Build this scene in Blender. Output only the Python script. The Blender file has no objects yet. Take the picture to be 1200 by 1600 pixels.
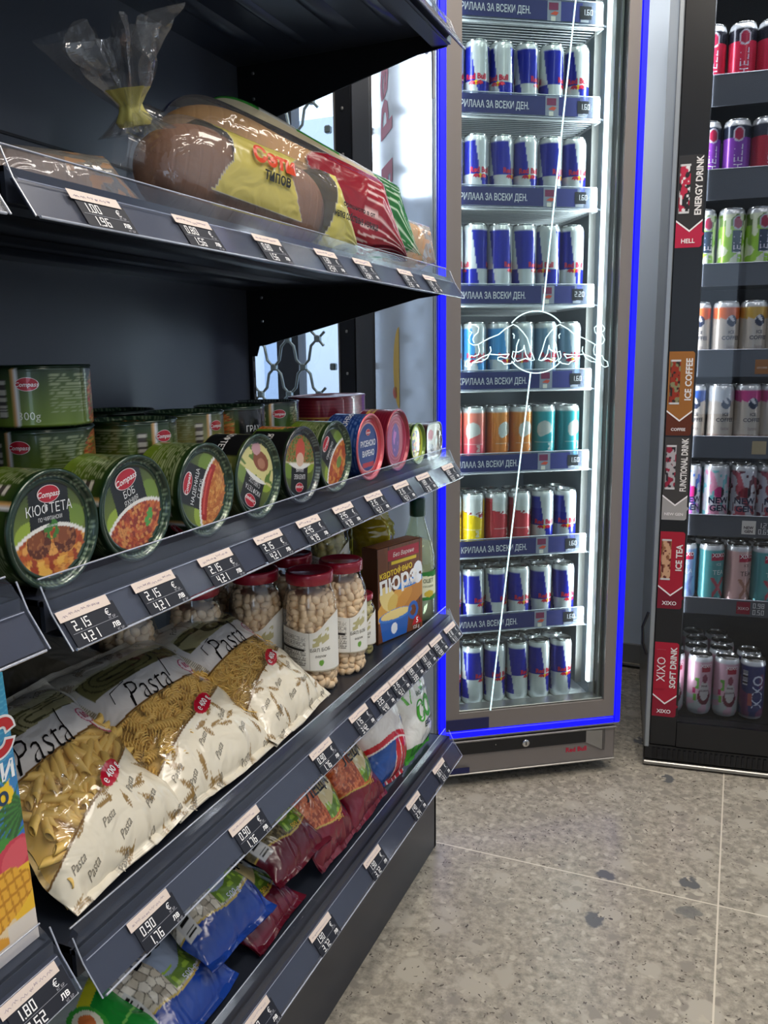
import bpy, math, random
import numpy as np
from mathutils import Matrix, Vector
C = bpy.context.scene.collection
S = bpy.context.scene
random.seed(7)
PI = math.pi
# ---------------------------------------------------------------- camera
cam_data = bpy.data.cameras.new('camera')
cam = bpy.data.objects.new('camera', cam_data)
C.objects.link(cam)
F_PX = 1300.0
cam_data.sensor_fit = 'VERTICAL'
cam_data.sensor_height = 24.0
cam_data.lens = F_PX / 1600 * 24
cam_data.clip_start = 0.02
RC = Matrix(((0.920899, -0.06001755, 0.38515312), (0.38959409, 0.17392593, -0.90441485), (-0.01270736, 0.98292811, 0.1835507)))
cam.matrix_world = Matrix.Translation((0, 0, 1.0)) @ RC.to_4x4()
S.camera = cam
# ---------------------------------------------------------------- exposure, world, lamps
S.view_settings.view_transform = 'Standard'
S.view_settings.look = 'None'
S.view_settings.gamma = 1
S.view_settings.use_curve_mapping = False
S.view_settings.exposure = 0.0
W = bpy.data.worlds.new('daylight'); S.world = W; W.use_nodes = True
bg = W.node_tree.nodes['Background']
bg.inputs[0].default_value = (0.78, 0.88, 1.0, 1)
bg.inputs[1].default_value = 2.6
def area_light(name, loc, rot, sx, sy, power, col=(1, 1, 1)):
    l = bpy.data.lights.new(name, 'AREA'); l.shape = 'RECTANGLE'; l.size = sx; l.size_y = sy; l.energy = power; l.color = col
    o = bpy.data.objects.new(name, l); C.objects.link(o); o.location = loc; o.rotation_euler = rot
    return o
LAMPS = [(0.45, 0.3, 17), (0.62, 1.5, 6), (1.5, 0.85, 16), (-0.16, 1.45, 20), (-0.95, 2.1, 8), (1.9, -1.2, 12)]  # fourth lamp is added for the cooler-gap wall, fifth for the white flank
for lx, ly, lp in LAMPS:
    area_light('ceiling_lamp_light', (lx, ly, 2.74), (0, 0, 0), 0.30, 0.9, lp, (1.0, 0.93, 0.84))

_sky = area_light('window_daylight', (-2.75, 3.4, 2.3), (0, 0, 0), 1.2, 1.0, 52, (0.86, 0.93, 1.0))
_sky.rotation_euler = (Vector((-0.8, 2.05, 1.0)) - Vector((-2.75, 3.4, 2.3))).to_track_quat('-Z', 'Y').to_euler()
# ---------------------------------------------------------------- colour helpers
def lin(c):
    if isinstance(c, str):
        c = c.lstrip('#'); c = tuple(int(c[i:i+2], 16) / 255 for i in (0, 2, 4))
    return tuple(x / 12.92 if x <= 0.04045 else ((x + 0.055) / 1.055) ** 2.4 for x in c[:3])
def hx(c):
    return np.array(lin(c), dtype=float)
# ---------------------------------------------------------------- materials
MATS = {}
def mat(name, color='#808080', rough=0.5, metal=0.0, emit=None, strength=0, coat=0.0, spec=0.5, attr=False, bump=0.0, bscale=60):
    if name in MATS: return MATS[name]
    m = bpy.data.materials.new(name); m.use_nodes = True
    nt = m.node_tree; b = nt.nodes['Principled BSDF']
    b.inputs['Base Color'].default_value = (*lin(color), 1)
    b.inputs['Roughness'].default_value = rough
    b.inputs['Metallic'].default_value = metal
    b.inputs['Specular IOR Level'].default_value = spec
    b.inputs['Coat Weight'].default_value = coat
    b.inputs['Coat Roughness'].default_value = 0.08
    if emit:
        b.inputs['Emission Color'].default_value = (*lin(emit), 1)
        b.inputs['Emission Strength'].default_value = strength
    if attr:
        a = nt.nodes.new('ShaderNodeAttribute'); a.attribute_name = 'Col'
        nt.links.new(a.outputs['Color'], b.inputs['Base Color'])
    if bump:
        n = nt.nodes.new('ShaderNodeTexNoise'); n.inputs['Scale'].default_value = bscale; n.inputs['Detail'].default_value = 3
        t = nt.nodes.new('ShaderNodeTexCoord'); nt.links.new(t.outputs['Object'], n.inputs['Vector'])
        bp = nt.nodes.new('ShaderNodeBump'); bp.inputs['Strength'].default_value = bump; bp.inputs['Distance'].default_value = 0.002
        nt.links.new(n.outputs['Fac'], bp.inputs['Height']); nt.links.new(bp.outputs[0], b.inputs['Normal'])
    MATS[name] = m
    return m
mat('printed_paper', rough=0.6, attr=True, spec=0.3)
mat('printed_gloss', rough=0.22, attr=True, coat=0.4)
mat('printed_metal', rough=0.26, metal=0.35, attr=True, coat=0.3)
mat('printed_tin', rough=0.28, metal=0.25, attr=True, coat=0.6)
mat('dark_steel', '#2a2f3a', 0.30, 0.3); mat('panel_steel', '#474b54', 0.34, 0.3)
mat('black_steel', '#0c0d12', 0.42, 0.2)
mat('silver_steel', '#9a9894', 0.32, 0.8)
mat('tin_metal', '#c8c8c6', 0.22, 1.0)
mat('taupe_frame', '#7c7571', 0.38, 0.25)
mat('grey_profile', '#6d6c6a', 0.3, 0.5)
mat('white_gloss', '#e4e8ee', 0.12, 0.0, coat=0.3)
mat('white_plastic', '#d5d8da', 0.4)
mat('black_plastic', '#0e0e10', 0.3)
mat('navy_plastic', '#14184a', 0.3)
mat('red_lid', '#9c1430', 0.28, 0.2, coat=0.5)
mat('wall_paint', '#c6d6ea', 0.7)
mat('grille_steel', '#7d8a8c', 0.35, 0.6)
mat('window_frame', '#33373f', 0.45)
mat('blue_led', '#000010', 0.4, emit='#0000ff', strength=1.6)
mat('white_led', '#ffffff', 0.4, emit='#f4fbff', strength=3)
mat('neon_white', '#cfeff5', 0.3, emit='#cdf3f6', strength=1.3)
mat('lamp_diffuser', '#ffffff', 0.4, emit='#fff1de', strength=6)
mat('bean_skin', '#f4d9b2', 0.35, coat=0.3)
mat('olive_skin', '#c0b878', 0.35, coat=0.3)
mat('pasta_dough', '#ecc46a', 0.45, bump=0.1)
mat('bread_crust', '#6e462a', 0.7, bump=0.6, bscale=90)
mat('vinegar_liquid', '#dfe2c8', 0.08)
def glass_mat(name, tint, fac=0.06, rough=0.02, body=0.0, bodycol='#ffffff', bump=0):
    m = bpy.data.materials.new(name); m.use_nodes = True; nt = m.node_tree; nt.nodes.clear()
    out = nt.nodes.new('ShaderNodeOutputMaterial'); tr = nt.nodes.new('ShaderNodeBsdfTransparent'); tr.inputs[0].default_value = (*lin(tint), 1)
    gl = nt.nodes.new('ShaderNodeBsdfGlossy'); gl.inputs['Roughness'].default_value = rough
    fr = nt.nodes.new('ShaderNodeFresnel'); fr.inputs[0].default_value = 1.45
    ad = nt.nodes.new('ShaderNodeMath'); ad.operation = 'MULTIPLY_ADD'; ad.inputs[1].default_value = 1.0; ad.inputs[2].default_value = fac; ad.use_clamp = True
    nt.links.new(fr.outputs[0], ad.inputs[0])
    ge = nt.nodes.new('ShaderNodeNewGeometry'); ms = nt.nodes.new('ShaderNodeMath'); ms.operation = 'SUBTRACT'; ms.use_clamp = True
    nt.links.new(ad.outputs[0], ms.inputs[0]); nt.links.new(ge.outputs['Backfacing'], ms.inputs[1])   # the far face of a pane does not mirror
    mx = nt.nodes.new('ShaderNodeMixShader'); nt.links.new(ms.outputs[0], mx.inputs[0])
    base = tr
    if body:
        d = nt.nodes.new('ShaderNodeBsdfDiffuse'); d.inputs[0].default_value = (*lin(bodycol), 1)
        m2 = nt.nodes.new('ShaderNodeMixShader'); m2.inputs[0].default_value = body
        nt.links.new(tr.outputs[0], m2.inputs[1]); nt.links.new(d.outputs[0], m2.inputs[2]); base = m2
    if bump:
        n = nt.nodes.new('ShaderNodeTexNoise'); n.inputs['Scale'].default_value = bump; n.inputs['Detail'].default_value = 2
        t = nt.nodes.new('ShaderNodeTexCoord'); nt.links.new(t.outputs['Object'], n.inputs['Vector'])
        bp = nt.nodes.new('ShaderNodeBump'); bp.inputs['Strength'].default_value = 0.6 if bump > 20 else 0.25; bp.inputs['Distance'].default_value = 0.006
        nt.links.new(n.outputs['Fac'], bp.inputs['Height']); nt.links.new(bp.outputs[0], gl.inputs['Normal']); nt.links.new(bp.outputs[0], fr.inputs['Normal'])
    nt.links.new(base.outputs[0], mx.inputs[1]); nt.links.new(gl.outputs[0], mx.inputs[2]); nt.links.new(mx.outputs[0], out.inputs[0])
    MATS[name] = m
glass_mat('door_glass', '#e6eeee', 0.01, 0.01)
glass_mat('smoked_door_glass', '#dfe2e6', 0.0, 0.015)
glass_mat('window_glass', '#f2f8ff', 0.04, 0.02)
glass_mat('clear_plastic', '#eef0f6', 0.02, 0.13, body=0.04, bodycol='#8f96b4', bump=9)
glass_mat('clear_edge', '#e8ecf2', 0.25, 0.2, body=0.55, bodycol='#c9cedd')
glass_mat('cooler_strip_plastic', '#dfe2ee', 0.08, 0.05, body=0.18, bodycol='#b4bbd0')
glass_mat('jar_glass', '#faf8f6', 0.05, 0.03)
glass_mat('cellophane', '#f0f0f0', 0.09, 0.06, body=0.05, bodycol='#e8e8e8', bump=45)
glass_mat('oil_bottle_plastic', '#e6dc8a', 0.10, 0.05, body=0.12, bodycol='#c9b94e')
glass_mat('clear_bottle_glass', '#e4ecda', 0.08, 0.03, body=0.08, bodycol='#dfe6d0')
def film_mat():
    m = bpy.data.materials.new('printed_film'); m.use_nodes = True; nt = m.node_tree
    b = nt.nodes['Principled BSDF']; b.inputs['Roughness'].default_value = 0.24; b.inputs['Coat Weight'].default_value = 0.35; b.inputs['Coat Roughness'].default_value = 0.1
    a = nt.nodes.new('ShaderNodeAttribute'); a.attribute_name = 'Col'
    nt.links.new(a.outputs['Color'], b.inputs['Base Color'])
    n = nt.nodes.new('ShaderNodeTexNoise'); n.inputs['Scale'].default_value = 22; n.inputs['Detail'].default_value = 2; n.inputs['Distortion'].default_value = 1.2
    t = nt.nodes.new('ShaderNodeTexCoord'); nt.links.new(t.outputs['Object'], n.inputs['Vector'])
    bp = nt.nodes.new('ShaderNodeBump'); bp.inputs['Strength'].default_value = 0.55; bp.inputs['Distance'].default_value = 0.01
    nt.links.new(n.outputs['Fac'], bp.inputs['Height']); nt.links.new(bp.outputs[0], b.inputs['Normal'])
    tr = nt.nodes.new('ShaderNodeBsdfTransparent'); gl = nt.nodes.new('ShaderNodeBsdfGlossy'); gl.inputs['Roughness'].default_value = 0.07
    nt.links.new(bp.outputs[0], gl.inputs['Normal'])
    fr = nt.nodes.new('ShaderNodeFresnel'); fr.inputs[0].default_value = 1.5; nt.links.new(bp.outputs[0], fr.inputs['Normal'])
    ad = nt.nodes.new('ShaderNodeMath'); ad.operation = 'ADD'; ad.inputs[1].default_value = 0.04; nt.links.new(fr.outputs[0], ad.inputs[0])
    ge = nt.nodes.new('ShaderNodeNewGeometry'); ms = nt.nodes.new('ShaderNodeMath'); ms.operation = 'SUBTRACT'; ms.use_clamp = True
    nt.links.new(ad.outputs[0], ms.inputs[0]); nt.links.new(ge.outputs['Backfacing'], ms.inputs[1])
    m1 = nt.nodes.new('ShaderNodeMixShader'); nt.links.new(ms.outputs[0], m1.inputs[0]); nt.links.new(tr.outputs[0], m1.inputs[1]); nt.links.new(gl.outputs[0], m1.inputs[2])
    m2 = nt.nodes.new('ShaderNodeMixShader'); nt.links.new(a.outputs['Alpha'], m2.inputs[0]); nt.links.new(m1.outputs[0], m2.inputs[1]); nt.links.new(b.outputs[0], m2.inputs[2])
    nt.links.new(m2.outputs[0], nt.nodes['Material Output'].inputs[0])
    MATS['printed_film'] = m
film_mat()
def floor_mat():
    m = bpy.data.materials.new('terrazzo_tile'); m.use_nodes = True; nt = m.node_tree; b = nt.nodes['Principled BSDF']
    L = nt.links.new; N = nt.nodes.new
    t = N('ShaderNodeTexCoord')
    def mixc(f, c1, c2):
        x = N('ShaderNodeMix'); x.data_type = 'RGBA'
        if f is not None: L(f, x.inputs[0])
        for i, c in ((6, c1), (7, c2)):
            if isinstance(c, str): x.inputs[i].default_value = (*lin(c), 1)
            else: L(c, x.inputs[i])
        return x.outputs[2]
    def ramp(f, lo, hi):
        x = N('ShaderNodeMapRange'); x.inputs[1].default_value = lo; x.inputs[2].default_value = hi; L(f, x.inputs[0]); return x.outputs[0]
    def mul(a_, b_):
        x = N('ShaderNodeMath'); x.operation = 'MULTIPLY'; L(a_, x.inputs[0]); L(b_, x.inputs[1]); return x.outputs[0]
    n1 = N('ShaderNodeTexNoise'); n1.inputs['Scale'].default_value = 60; n1.inputs['Detail'].default_value = 10; n1.inputs['Roughness'].default_value = 0.72; L(t.outputs['Object'], n1.inputs['Vector'])
    c = mixc(ramp(n1.outputs['Fac'], 0.34, 0.66), '#726d65', '#aba496')
    wob = N('ShaderNodeTexNoise'); wob.inputs['Scale'].default_value = 45; wob.inputs['Detail'].default_value = 3; L(t.outputs['Object'], wob.inputs['Vector'])
    vm = N('ShaderNodeVectorMath'); vm.operation = 'MULTIPLY_ADD'; L(wob.outputs['Color'], vm.inputs[0]); vm.inputs[1].default_value = (0.035, 0.035, 0.0); L(t.outputs['Object'], vm.inputs[2])
    def chips(scale, prob, rad, col, soft=0.05, off=0.0):
        nonlocal c
        mp = N('ShaderNodeMapping'); mp.inputs['Location'].default_value = (off, off * 1.7, off); L(vm.outputs[0], mp.inputs['Vector'])
        v = N('ShaderNodeTexVoronoi'); v.voronoi_dimensions = '2D'; v.inputs['Scale'].default_value = scale; L(mp.outputs[0], v.inputs['Vector'])
        sep = N('ShaderNodeSeparateColor'); L(v.outputs['Color'], sep.inputs[0])
        sel = ramp(sep.outputs[0], prob + 0.001, prob)
        dist = ramp(v.outputs['Distance'], rad, rad - soft)
        c = mixc(mul(sel, dist), c, col)
    chips(14, 0.22, 0.34, '#a09a8e', 0.12)
    chips(9, 0.14, 0.32, '#a39d91', 0.10, 3.1)
    chips(24, 0.2, 0.34, '#857f76', 0.14, 5.3)
    chips(13, 0.05, 0.27, '#5c5d5e', 0.06, 9.4)
    chips(85, 0.03, 0.25, '#4a4642', 0.10, 1.4)
    chips(50, 0.2, 0.34, '#aaa395', 0.16, 7.7)
    chips(150, 0.10, 0.30, '#5a544d', 0.1, 2.2)
    # grout grid
    sx = N('ShaderNodeSeparateXYZ'); L(t.outputs['Object'], sx.inputs[0])
    g = None
    for ax, off, per in ((0, 0.020, 1.2), (1, 1.497, 1.2)):
        a1 = N('ShaderNodeMath'); a1.operation = 'SUBTRACT'; a1.inputs[1].default_value = off; L(sx.outputs[ax], a1.inputs[0])
        a2 = N('ShaderNodeMath'); a2.operation = 'PINGPONG'; a2.inputs[1].default_value = per / 2; L(a1.outputs[0], a2.inputs[0])
        r = ramp(a2.outputs[0], 0.0018, 0.0012)
        if g is None: g = r
        else:
            mm = N('ShaderNodeMath'); mm.operation = 'MAXIMUM'; L(g, mm.inputs[0]); L(r, mm.inputs[1]); g = mm.outputs[0]
    c = mixc(g, c, '#c9c0b0')
    L(c, b.inputs['Base Color']); b.inputs['Roughness'].default_value = 0.27; b.inputs['Specular IOR Level'].default_value = 0.5
    bp = N('ShaderNodeBump'); bp.inputs['Strength'].default_value = 0.12; bp.inputs['Distance'].default_value = 0.001; L(n1.outputs['Fac'], bp.inputs['Height']); L(bp.outputs[0], b.inputs['Normal'])
    MATS['terrazzo_tile'] = m
floor_mat()
# ---------------------------------------------------------------- numpy pattern helpers
def vnoise(u, v, seed=0):
    u = np.asarray(u, float); v = np.asarray(v, float)
    iu = np.floor(u).astype(int); iv = np.floor(v).astype(int); fu = u - iu; fv = v - iv
    fu = fu * fu * (3 - 2 * fu); fv = fv * fv * (3 - 2 * fv)
    def h(a, b_): return np.mod(np.sin(a * 127.1 + b_ * 311.7 + seed * 74.7) * 43758.5453, 1.0)
    return (h(iu, iv) * (1 - fu) + h(iu + 1, iv) * fu) * (1 - fv) + (h(iu, iv + 1) * (1 - fu) + h(iu + 1, iv + 1) * fu) * fv
def cells(u, v, seed=0):
    iu = np.floor(u).astype(int); iv = np.floor(v).astype(int)
    best = np.full(np.shape(u), 9.0); bid = np.zeros(np.shape(u)); second = np.full(np.shape(u), 9.0)
    for a in (-1, 0, 1):
        for b_ in (-1, 0, 1):
            cu = iu + a; cv = iv + b_
            r1 = np.mod(np.sin(cu * 12.9898 + cv * 78.233 + seed) * 43758.5453, 1.0)
            r2 = np.mod(np.sin(cu * 39.346 + cv * 11.135 + seed * 2) * 24634.6345, 1.0)
            d = np.hypot(cu + 0.15 + 0.7 * r1 - u, cv + 0.15 + 0.7 * r2 - v)
            nb = d < best
            second = np.where(nb, best, np.minimum(second, d)); bid = np.where(nb, np.mod(r1 * 7.31 + r2 * 3.7, 1.0), bid); best = np.where(nb, d, best)
    return bid, best, second
class Paint:
    """colour field on sample points; later layers cover earlier ones"""
    def __init__(s, u, v, base='#ffffff', alpha=1.0):
        s.u = np.asarray(u, float); s.v = np.asarray(v, float)
        s.c = np.zeros(s.u.shape + (4,)); s.c[..., :3] = hx(base); s.c[..., 3] = alpha
    def put(s, mask, col, alpha=None, w=1.0):
        k = np.clip(np.asarray(mask, float) * w, 0, 1)[..., None]
        col = hx(col) if isinstance(col, str) else np.asarray(col)
        s.c[..., :3] = s.c[..., :3] * (1 - k) + col * k
        if alpha is not None: s.c[..., 3:] = s.c[..., 3:] * (1 - k) + alpha * k
    def grad(s, t, c1, c2, mask=None):
        t = np.clip(t, 0, 1)[..., None]; col = hx(c1) * (1 - t) + hx(c2) * t
        s.put(np.ones(s.u.shape) if mask is None else mask, col)
    def rect(s, u0, u1, v0, v1): return (s.u >= u0) & (s.u <= u1) & (s.v >= v0) & (s.v <= v1)
    def ell(s, cu, cv, a, b, rot=0):
        c_, s_ = math.cos(rot), math.sin(rot); x = s.u - cu; y = s.v - cv
        return ((x * c_ + y * s_) / a) ** 2 + ((-x * s_ + y * c_) / b) ** 2 < 1
    def blobs(s, mask, n, pal, seed=1, dark='#000000', edge=0.5):
        bid, d, d2 = cells(s.u * n, s.v * n, seed)
        P = np.array([hx(p) for p in pal]); col = P[(bid * len(pal)).astype(int) % len(pal)]
        k = np.clip(1 - (d2 - d) / 0.14, 0, 1)[..., None] * edge
        s.put(mask, col * (1 - k) + hx(dark) * k)
    def lines(s, mask, per, thick, col, seed=0, w=0.7, brk=9.0):
        # rows of tiny illegible small print
        row = np.mod(s.v / per, 1) < thick
        word = np.mod(np.sin(np.floor(s.u / per * brk * 2.2) * 12.9 + np.floor(s.v / per) * 78.2 + seed) * 43758.5, 1.0) > 0.3
        s.put(mask & row & word, col, w=w)
# ---------------------------------------------------------------- text
TXT = {}
def text_geom(st, bold=0.0, shear=0.0):
    k = (st, bold, shear)
    if k in TXT: return TXT[k]
    cu = bpy.data.curves.new('lettering', 'FONT'); cu.body = st; cu.size = 1; cu.offset = bold; cu.shear = shear; cu.resolution_u = 2
    o = bpy.data.objects.new('lettering', cu); C.objects.link(o)
    dg = bpy.context.evaluated_depsgraph_get(); dg.update()
    m = o.evaluated_get(dg).to_mesh()
    v = np.array([(p.co.x, p.co.y) for p in m.vertices]) if len(m.vertices) else np.zeros((0, 2))
    f = [tuple(p.vertices) for p in m.polygons]
    # heal facing: keep counter-clockwise
    bpy.data.objects.remove(o); bpy.data.curves.remove(cu)
    if len(v):
        v[:, 0] -= (v[:, 0].min() + v[:, 0].max()) / 2; v[:, 1] -= 0.36
    TXT[k] = (v, f)
    return TXT[k]
SEG = {'0': 'abcdef', '1': 'bc', '2': 'abged', '3': 'abgcd', '4': 'fgbc', '5': 'afgcd', '6': 'afgedc', '7': 'abc', '8': 'abcdefg', '9': 'abcdfg'}
# ---------------------------------------------------------------- mesh builder
class MB:
    def __init__(s, M=None):
        s.v = []; s.f = []; s.fm = []; s.sm = []; s.c = []; s.n = 0; s.mats = []; s.M = M or Matrix()
    def mi(s, m):
        if m not in s.mats: s.mats.append(m)
        return s.mats.index(m)
    def add(s, verts, faces, m, col=None, smooth=False):
        verts = np.asarray(verts, float).reshape(-1, 3)
        Mn = np.array(s.M); verts = verts @ Mn[:3, :3].T + Mn[:3, 3]
        s.v.append(verts)
        k = s.mi(m)
        for f in faces: s.f.append(tuple(i + s.n for i in f)); s.fm.append(k); s.sm.append(smooth)
        cc = np.ones((len(verts), 4))
        if col is not None:
            if isinstance(col, str): cc[:, :3] = hx(col)
            else:
                col = np.asarray(col).reshape(-1, np.asarray(col).shape[-1])
                cc[:, :col.shape[1]] = col
        s.c.append(cc); s.n += len(verts)
    def box(s, x0, x1, y0, y1, z0, z1, m, col=None, bev=0.0):
        if bev <= 0:
            v = [(x, y, z) for z in (z0, z1) for y in (y0, y1) for x in (x0, x1)]
            s.add(v, [(0, 2, 3, 1), (4, 5, 7, 6), (0, 1, 5, 4), (2, 6, 7, 3), (0, 4, 6, 2), (1, 3, 7, 5)], m, col); return
        b = min(bev, (x1-x0)/2.01, (y1-y0)/2.01, (z1-z0)/2.01)
        v = []; ix = {}
        for i, (x, sx) in enumerate(((x0, 1), (x1, -1))):
            for j, (y, sy) in enumerate(((y0, 1), (y1, -1))):
                for k, (z, sz) in enumerate(((z0, 1), (z1, -1))):
                    for a, p in enumerate(((x, y + sy*b, z + sz*b), (x + sx*b, y, z + sz*b), (x + sx*b, y + sy*b, z))):
                        ix[i, j, k, a] = len(v); v.append(p)
        f = []
        for i in (0, 1):
            q = [ix[i, 0, 0, 0], ix[i, 1, 0, 0], ix[i, 1, 1, 0], ix[i, 0, 1, 0]]; f.append(q if i else q[::-1])
            q = [ix[0, i, 0, 1], ix[1, i, 0, 1], ix[1, i, 1, 1], ix[0, i, 1, 1]]; f.append(q[::-1] if i else q)
            q = [ix[0, 0, i, 2], ix[1, 0, i, 2], ix[1, 1, i, 2], ix[0, 1, i, 2]]; f.append(q if i else q[::-1])
        for p in (0, 1):
            for q in (0, 1):
                e = [ix[p, q, 0, 0], ix[p, q, 1, 0], ix[p, q, 1, 1], ix[p, q, 0, 1]]; f.append(e if p ^ q else e[::-1])
                e = [ix[p, 0, q, 0], ix[p, 1, q, 0], ix[p, 1, q, 2], ix[p, 0, q, 2]]; f.append(e[::-1] if p ^ q else e)
                e = [ix[0, p, q, 1], ix[1, p, q, 1], ix[1, p, q, 2], ix[0, p, q, 2]]; f.append(e if p ^ q else e[::-1])
        for i in (0, 1):
            for j in (0, 1):
                for k in (0, 1):
                    e = [ix[i, j, k, 0], ix[i, j, k, 1], ix[i, j, k, 2]]; f.append(e if (i + j + k) % 2 else e[::-1])
        s.add(v, f, m, col)
    def grid(s, P, m, col=None, closeu=False, smooth=True, flip=False, facemask=None):
        P = np.asarray(P); nu, nv = P.shape[:2]; f = []
        for i in range(nu if closeu else nu - 1):
            i2 = (i + 1) % nu
            for j in range(nv - 1):
                if facemask is not None and not facemask[i, j]: continue
                q = (i*nv + j, i2*nv + j, i2*nv + j+1, i*nv + j+1); f.append(q[::-1] if flip else q)
        s.add(P.reshape(-1, 3), f, m, None if col is None else (col if isinstance(col, str) else np.asarray(col).reshape(-1, np.asarray(col).shape[-1])), smooth)
    def lathe(s, prof, m, col=None, n=32, cap0=True, cap1=True, smooth=True):
        prof = np.asarray(prof, float); th = np.linspace(0, 2*PI, n, endpoint=False)
        P = np.stack([np.outer(np.cos(th), prof[:, 0]), np.outer(np.sin(th), prof[:, 0]), np.tile(prof[:, 1], (n, 1))], -1)
        s.grid(P, m, col, closeu=True, smooth=smooth)
        k = len(prof)
        if cap0 and prof[0, 0] > 1e-6: s.add(P[:, 0], [tuple(range(n))[::-1]], m, col)
        if cap1 and prof[-1, 0] > 1e-6: s.add(P[:, -1], [tuple(range(n))], m, col)
    def tube(s, pts, r, m, col=None, n=6, closed=False, caps=True):
        pts = np.asarray(pts, float); k = len(pts); rings = []
        rr = r if hasattr(r, '__len__') else [r]*k
        up = np.array([0.123, 0.3, 0.95])
        for i in range(k):
            a = pts[(i-1) % k] if (closed or i > 0) else pts[i]; b = pts[(i+1) % k] if (closed or i < k-1) else pts[i]
            t = b - a; t = t / (np.linalg.norm(t) + 1e-12)
            if i == 0: x = np.cross(t, up)
            else: x = x - t*np.dot(x, t)
            x = x/(np.linalg.norm(x)+1e-12); y = np.cross(t, x)
            rings.append([pts[i] + rr[i]*(x*math.cos(2*PI*j/n) + y*math.sin(2*PI*j/n)) for j in range(n)])
        P = np.array(rings)
        if closed: P = np.concatenate([P, P[:1]])
        s.grid(np.transpose(P, (1, 0, 2)), m, col, closeu=True, smooth=True)
        if caps and not closed:
            s.add(P[0], [tuple(range(n))[::-1]], m, col); s.add(P[-1], [tuple(range(n))], m, col)
    def poly(s, pts2, h, fn, m, col=None):
        # extruded polygon; fn(u,v,h)->xyz
        n = len(pts2); v = [fn(a, b, 0) for a, b in pts2] + [fn(a, b, h) for a, b in pts2]
        f = [tuple(range(n))[::-1], tuple(range(n, 2*n))] + [(i, (i+1) % n, n+(i+1) % n, n+i) for i in range(n)]
        s.add(v, f, m, col)
    def text(s, st, fn, cu, cv, size, m, col, rot=0.0, xs=1.0, bold=0.0, shear=0.0):
        v, f = text_geom(st, bold, shear)
        if not len(v): return
        x = v[:, 0]*size*xs; y = v[:, 1]*size; c_, s_ = math.cos(rot), math.sin(rot)
        u = cu + x*c_ - y*s_; w = cv + x*s_ + y*c_
        s.add(fn(u, w), f, m, col)
    def digits(s, st, fn, u0, v0, h, m, col):
        w = h*0.5; t = h*0.12; x = u0
        R = {'a': (0, w, h-t, h), 'd': (0, w, 0, t), 'g': (0, w, h/2-t/2, h/2+t/2), 'f': (0, t, h/2, h), 'b': (w-t, w, h/2, h), 'e': (0, t, 0, h/2), 'c': (w-t, w, 0, h/2)}
        for ch in st:
            if ch == '.':
                s.quad(fn, x-h*.02, x+t*.9, 0-t*.3+v0, v0+t*.8, m, col); x += h*.2; continue
            for g in SEG[ch]:
                a, b, c_, d = R[g]; s.quad(fn, x+a, x+b, v0+c_, v0+d, m, col)
            x += w + h*0.17
        return x
    def quad(s, fn, u0, u1, v0, v1, m, col):
        u = np.array([u0, u1, u1, u0]); v = np.array([v0, v0, v1, v1]); s.add(fn(u, v), [(0, 1, 2, 3)], m, col)
    def build(s, name, parent=None, loc=None, rot=None):
        me = bpy.data.meshes.new(name)
        V = np.concatenate(s.v) if s.v else np.zeros((0, 3))
        me.from_pydata(V.tolist(), [], s.f)
        for m in s.mats: me.materials.append(MATS[m])
        me.polygons.foreach_set('material_index', s.fm); me.polygons.foreach_set('use_smooth', s.sm)
        if any(m.startswith('printed') for m in s.mats):
            a = me.color_attributes.new('Col', 'FLOAT_COLOR', 'POINT'); a.data.foreach_set('color', np.concatenate(s.c).ravel())
        me.update()
        o = bpy.data.objects.new(name, me); C.objects.link(o)
        if parent: o.parent = parent
        if loc is not None: o.location = loc
        if rot is not None: o.rotation_euler = rot
        return o
def flat(Mt):
    """decal mapping (u,v)->plane of matrix Mt (x=u, y=v, z=lift)"""
    A = np.array(Mt)
    def fn(u, v, lift=0.0004):
        u = np.atleast_1d(u); v = np.atleast_1d(v)
        P = np.stack([u, v, np.full(u.shape, lift)], -1)
        return P @ A[:3, :3].T + A[:3, 3]
    return fn
def frame(o, ux, vy):
    ux = Vector(ux).normalized(); vy = Vector(vy).normalized(); n = ux.cross(vy).normalized()
    M = Matrix((ux, vy, n)).transposed().to_4x4(); M.translation = Vector(o); return M
def cylmap(r, off=0.0005, th0=0.0):
    def fn(u, v):
        u = np.atleast_1d(u); v = np.atleast_1d(v); t = th0 + u/r
        return np.stack([(r+off)*np.cos(t), (r+off)*np.sin(t), v], -1)
    return fn
def tag(o, label=None, cat=None, group=None, kind=None):
    if label: o['label'] = label
    if cat: o['category'] = cat
    if group: o['group'] = group
    if kind: o['kind'] = kind
    return o
def empty(name, loc, rot=(0, 0, 0)):
    o = bpy.data.objects.new(name, None); C.objects.link(o); o.location = loc; o.rotation_euler = rot; o.empty_display_size = 0.02; return o
def setM(o, M): o.matrix_world = M; return o
def copy_tree(o, parent=None):
    c = o.copy(); C.objects.link(c)
    if parent: c.parent = parent
    for ch in list(o.children): copy_tree(ch, c)
    return c
def struct(mb, name):
    o = mb.build(name); o['kind'] = 'structure'; return o
def ztrans(a, P): return Matrix.Translation((P[0], P[1], 0)) @ Matrix.Rotation(math.radians(a), 4, 'Z')
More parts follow.
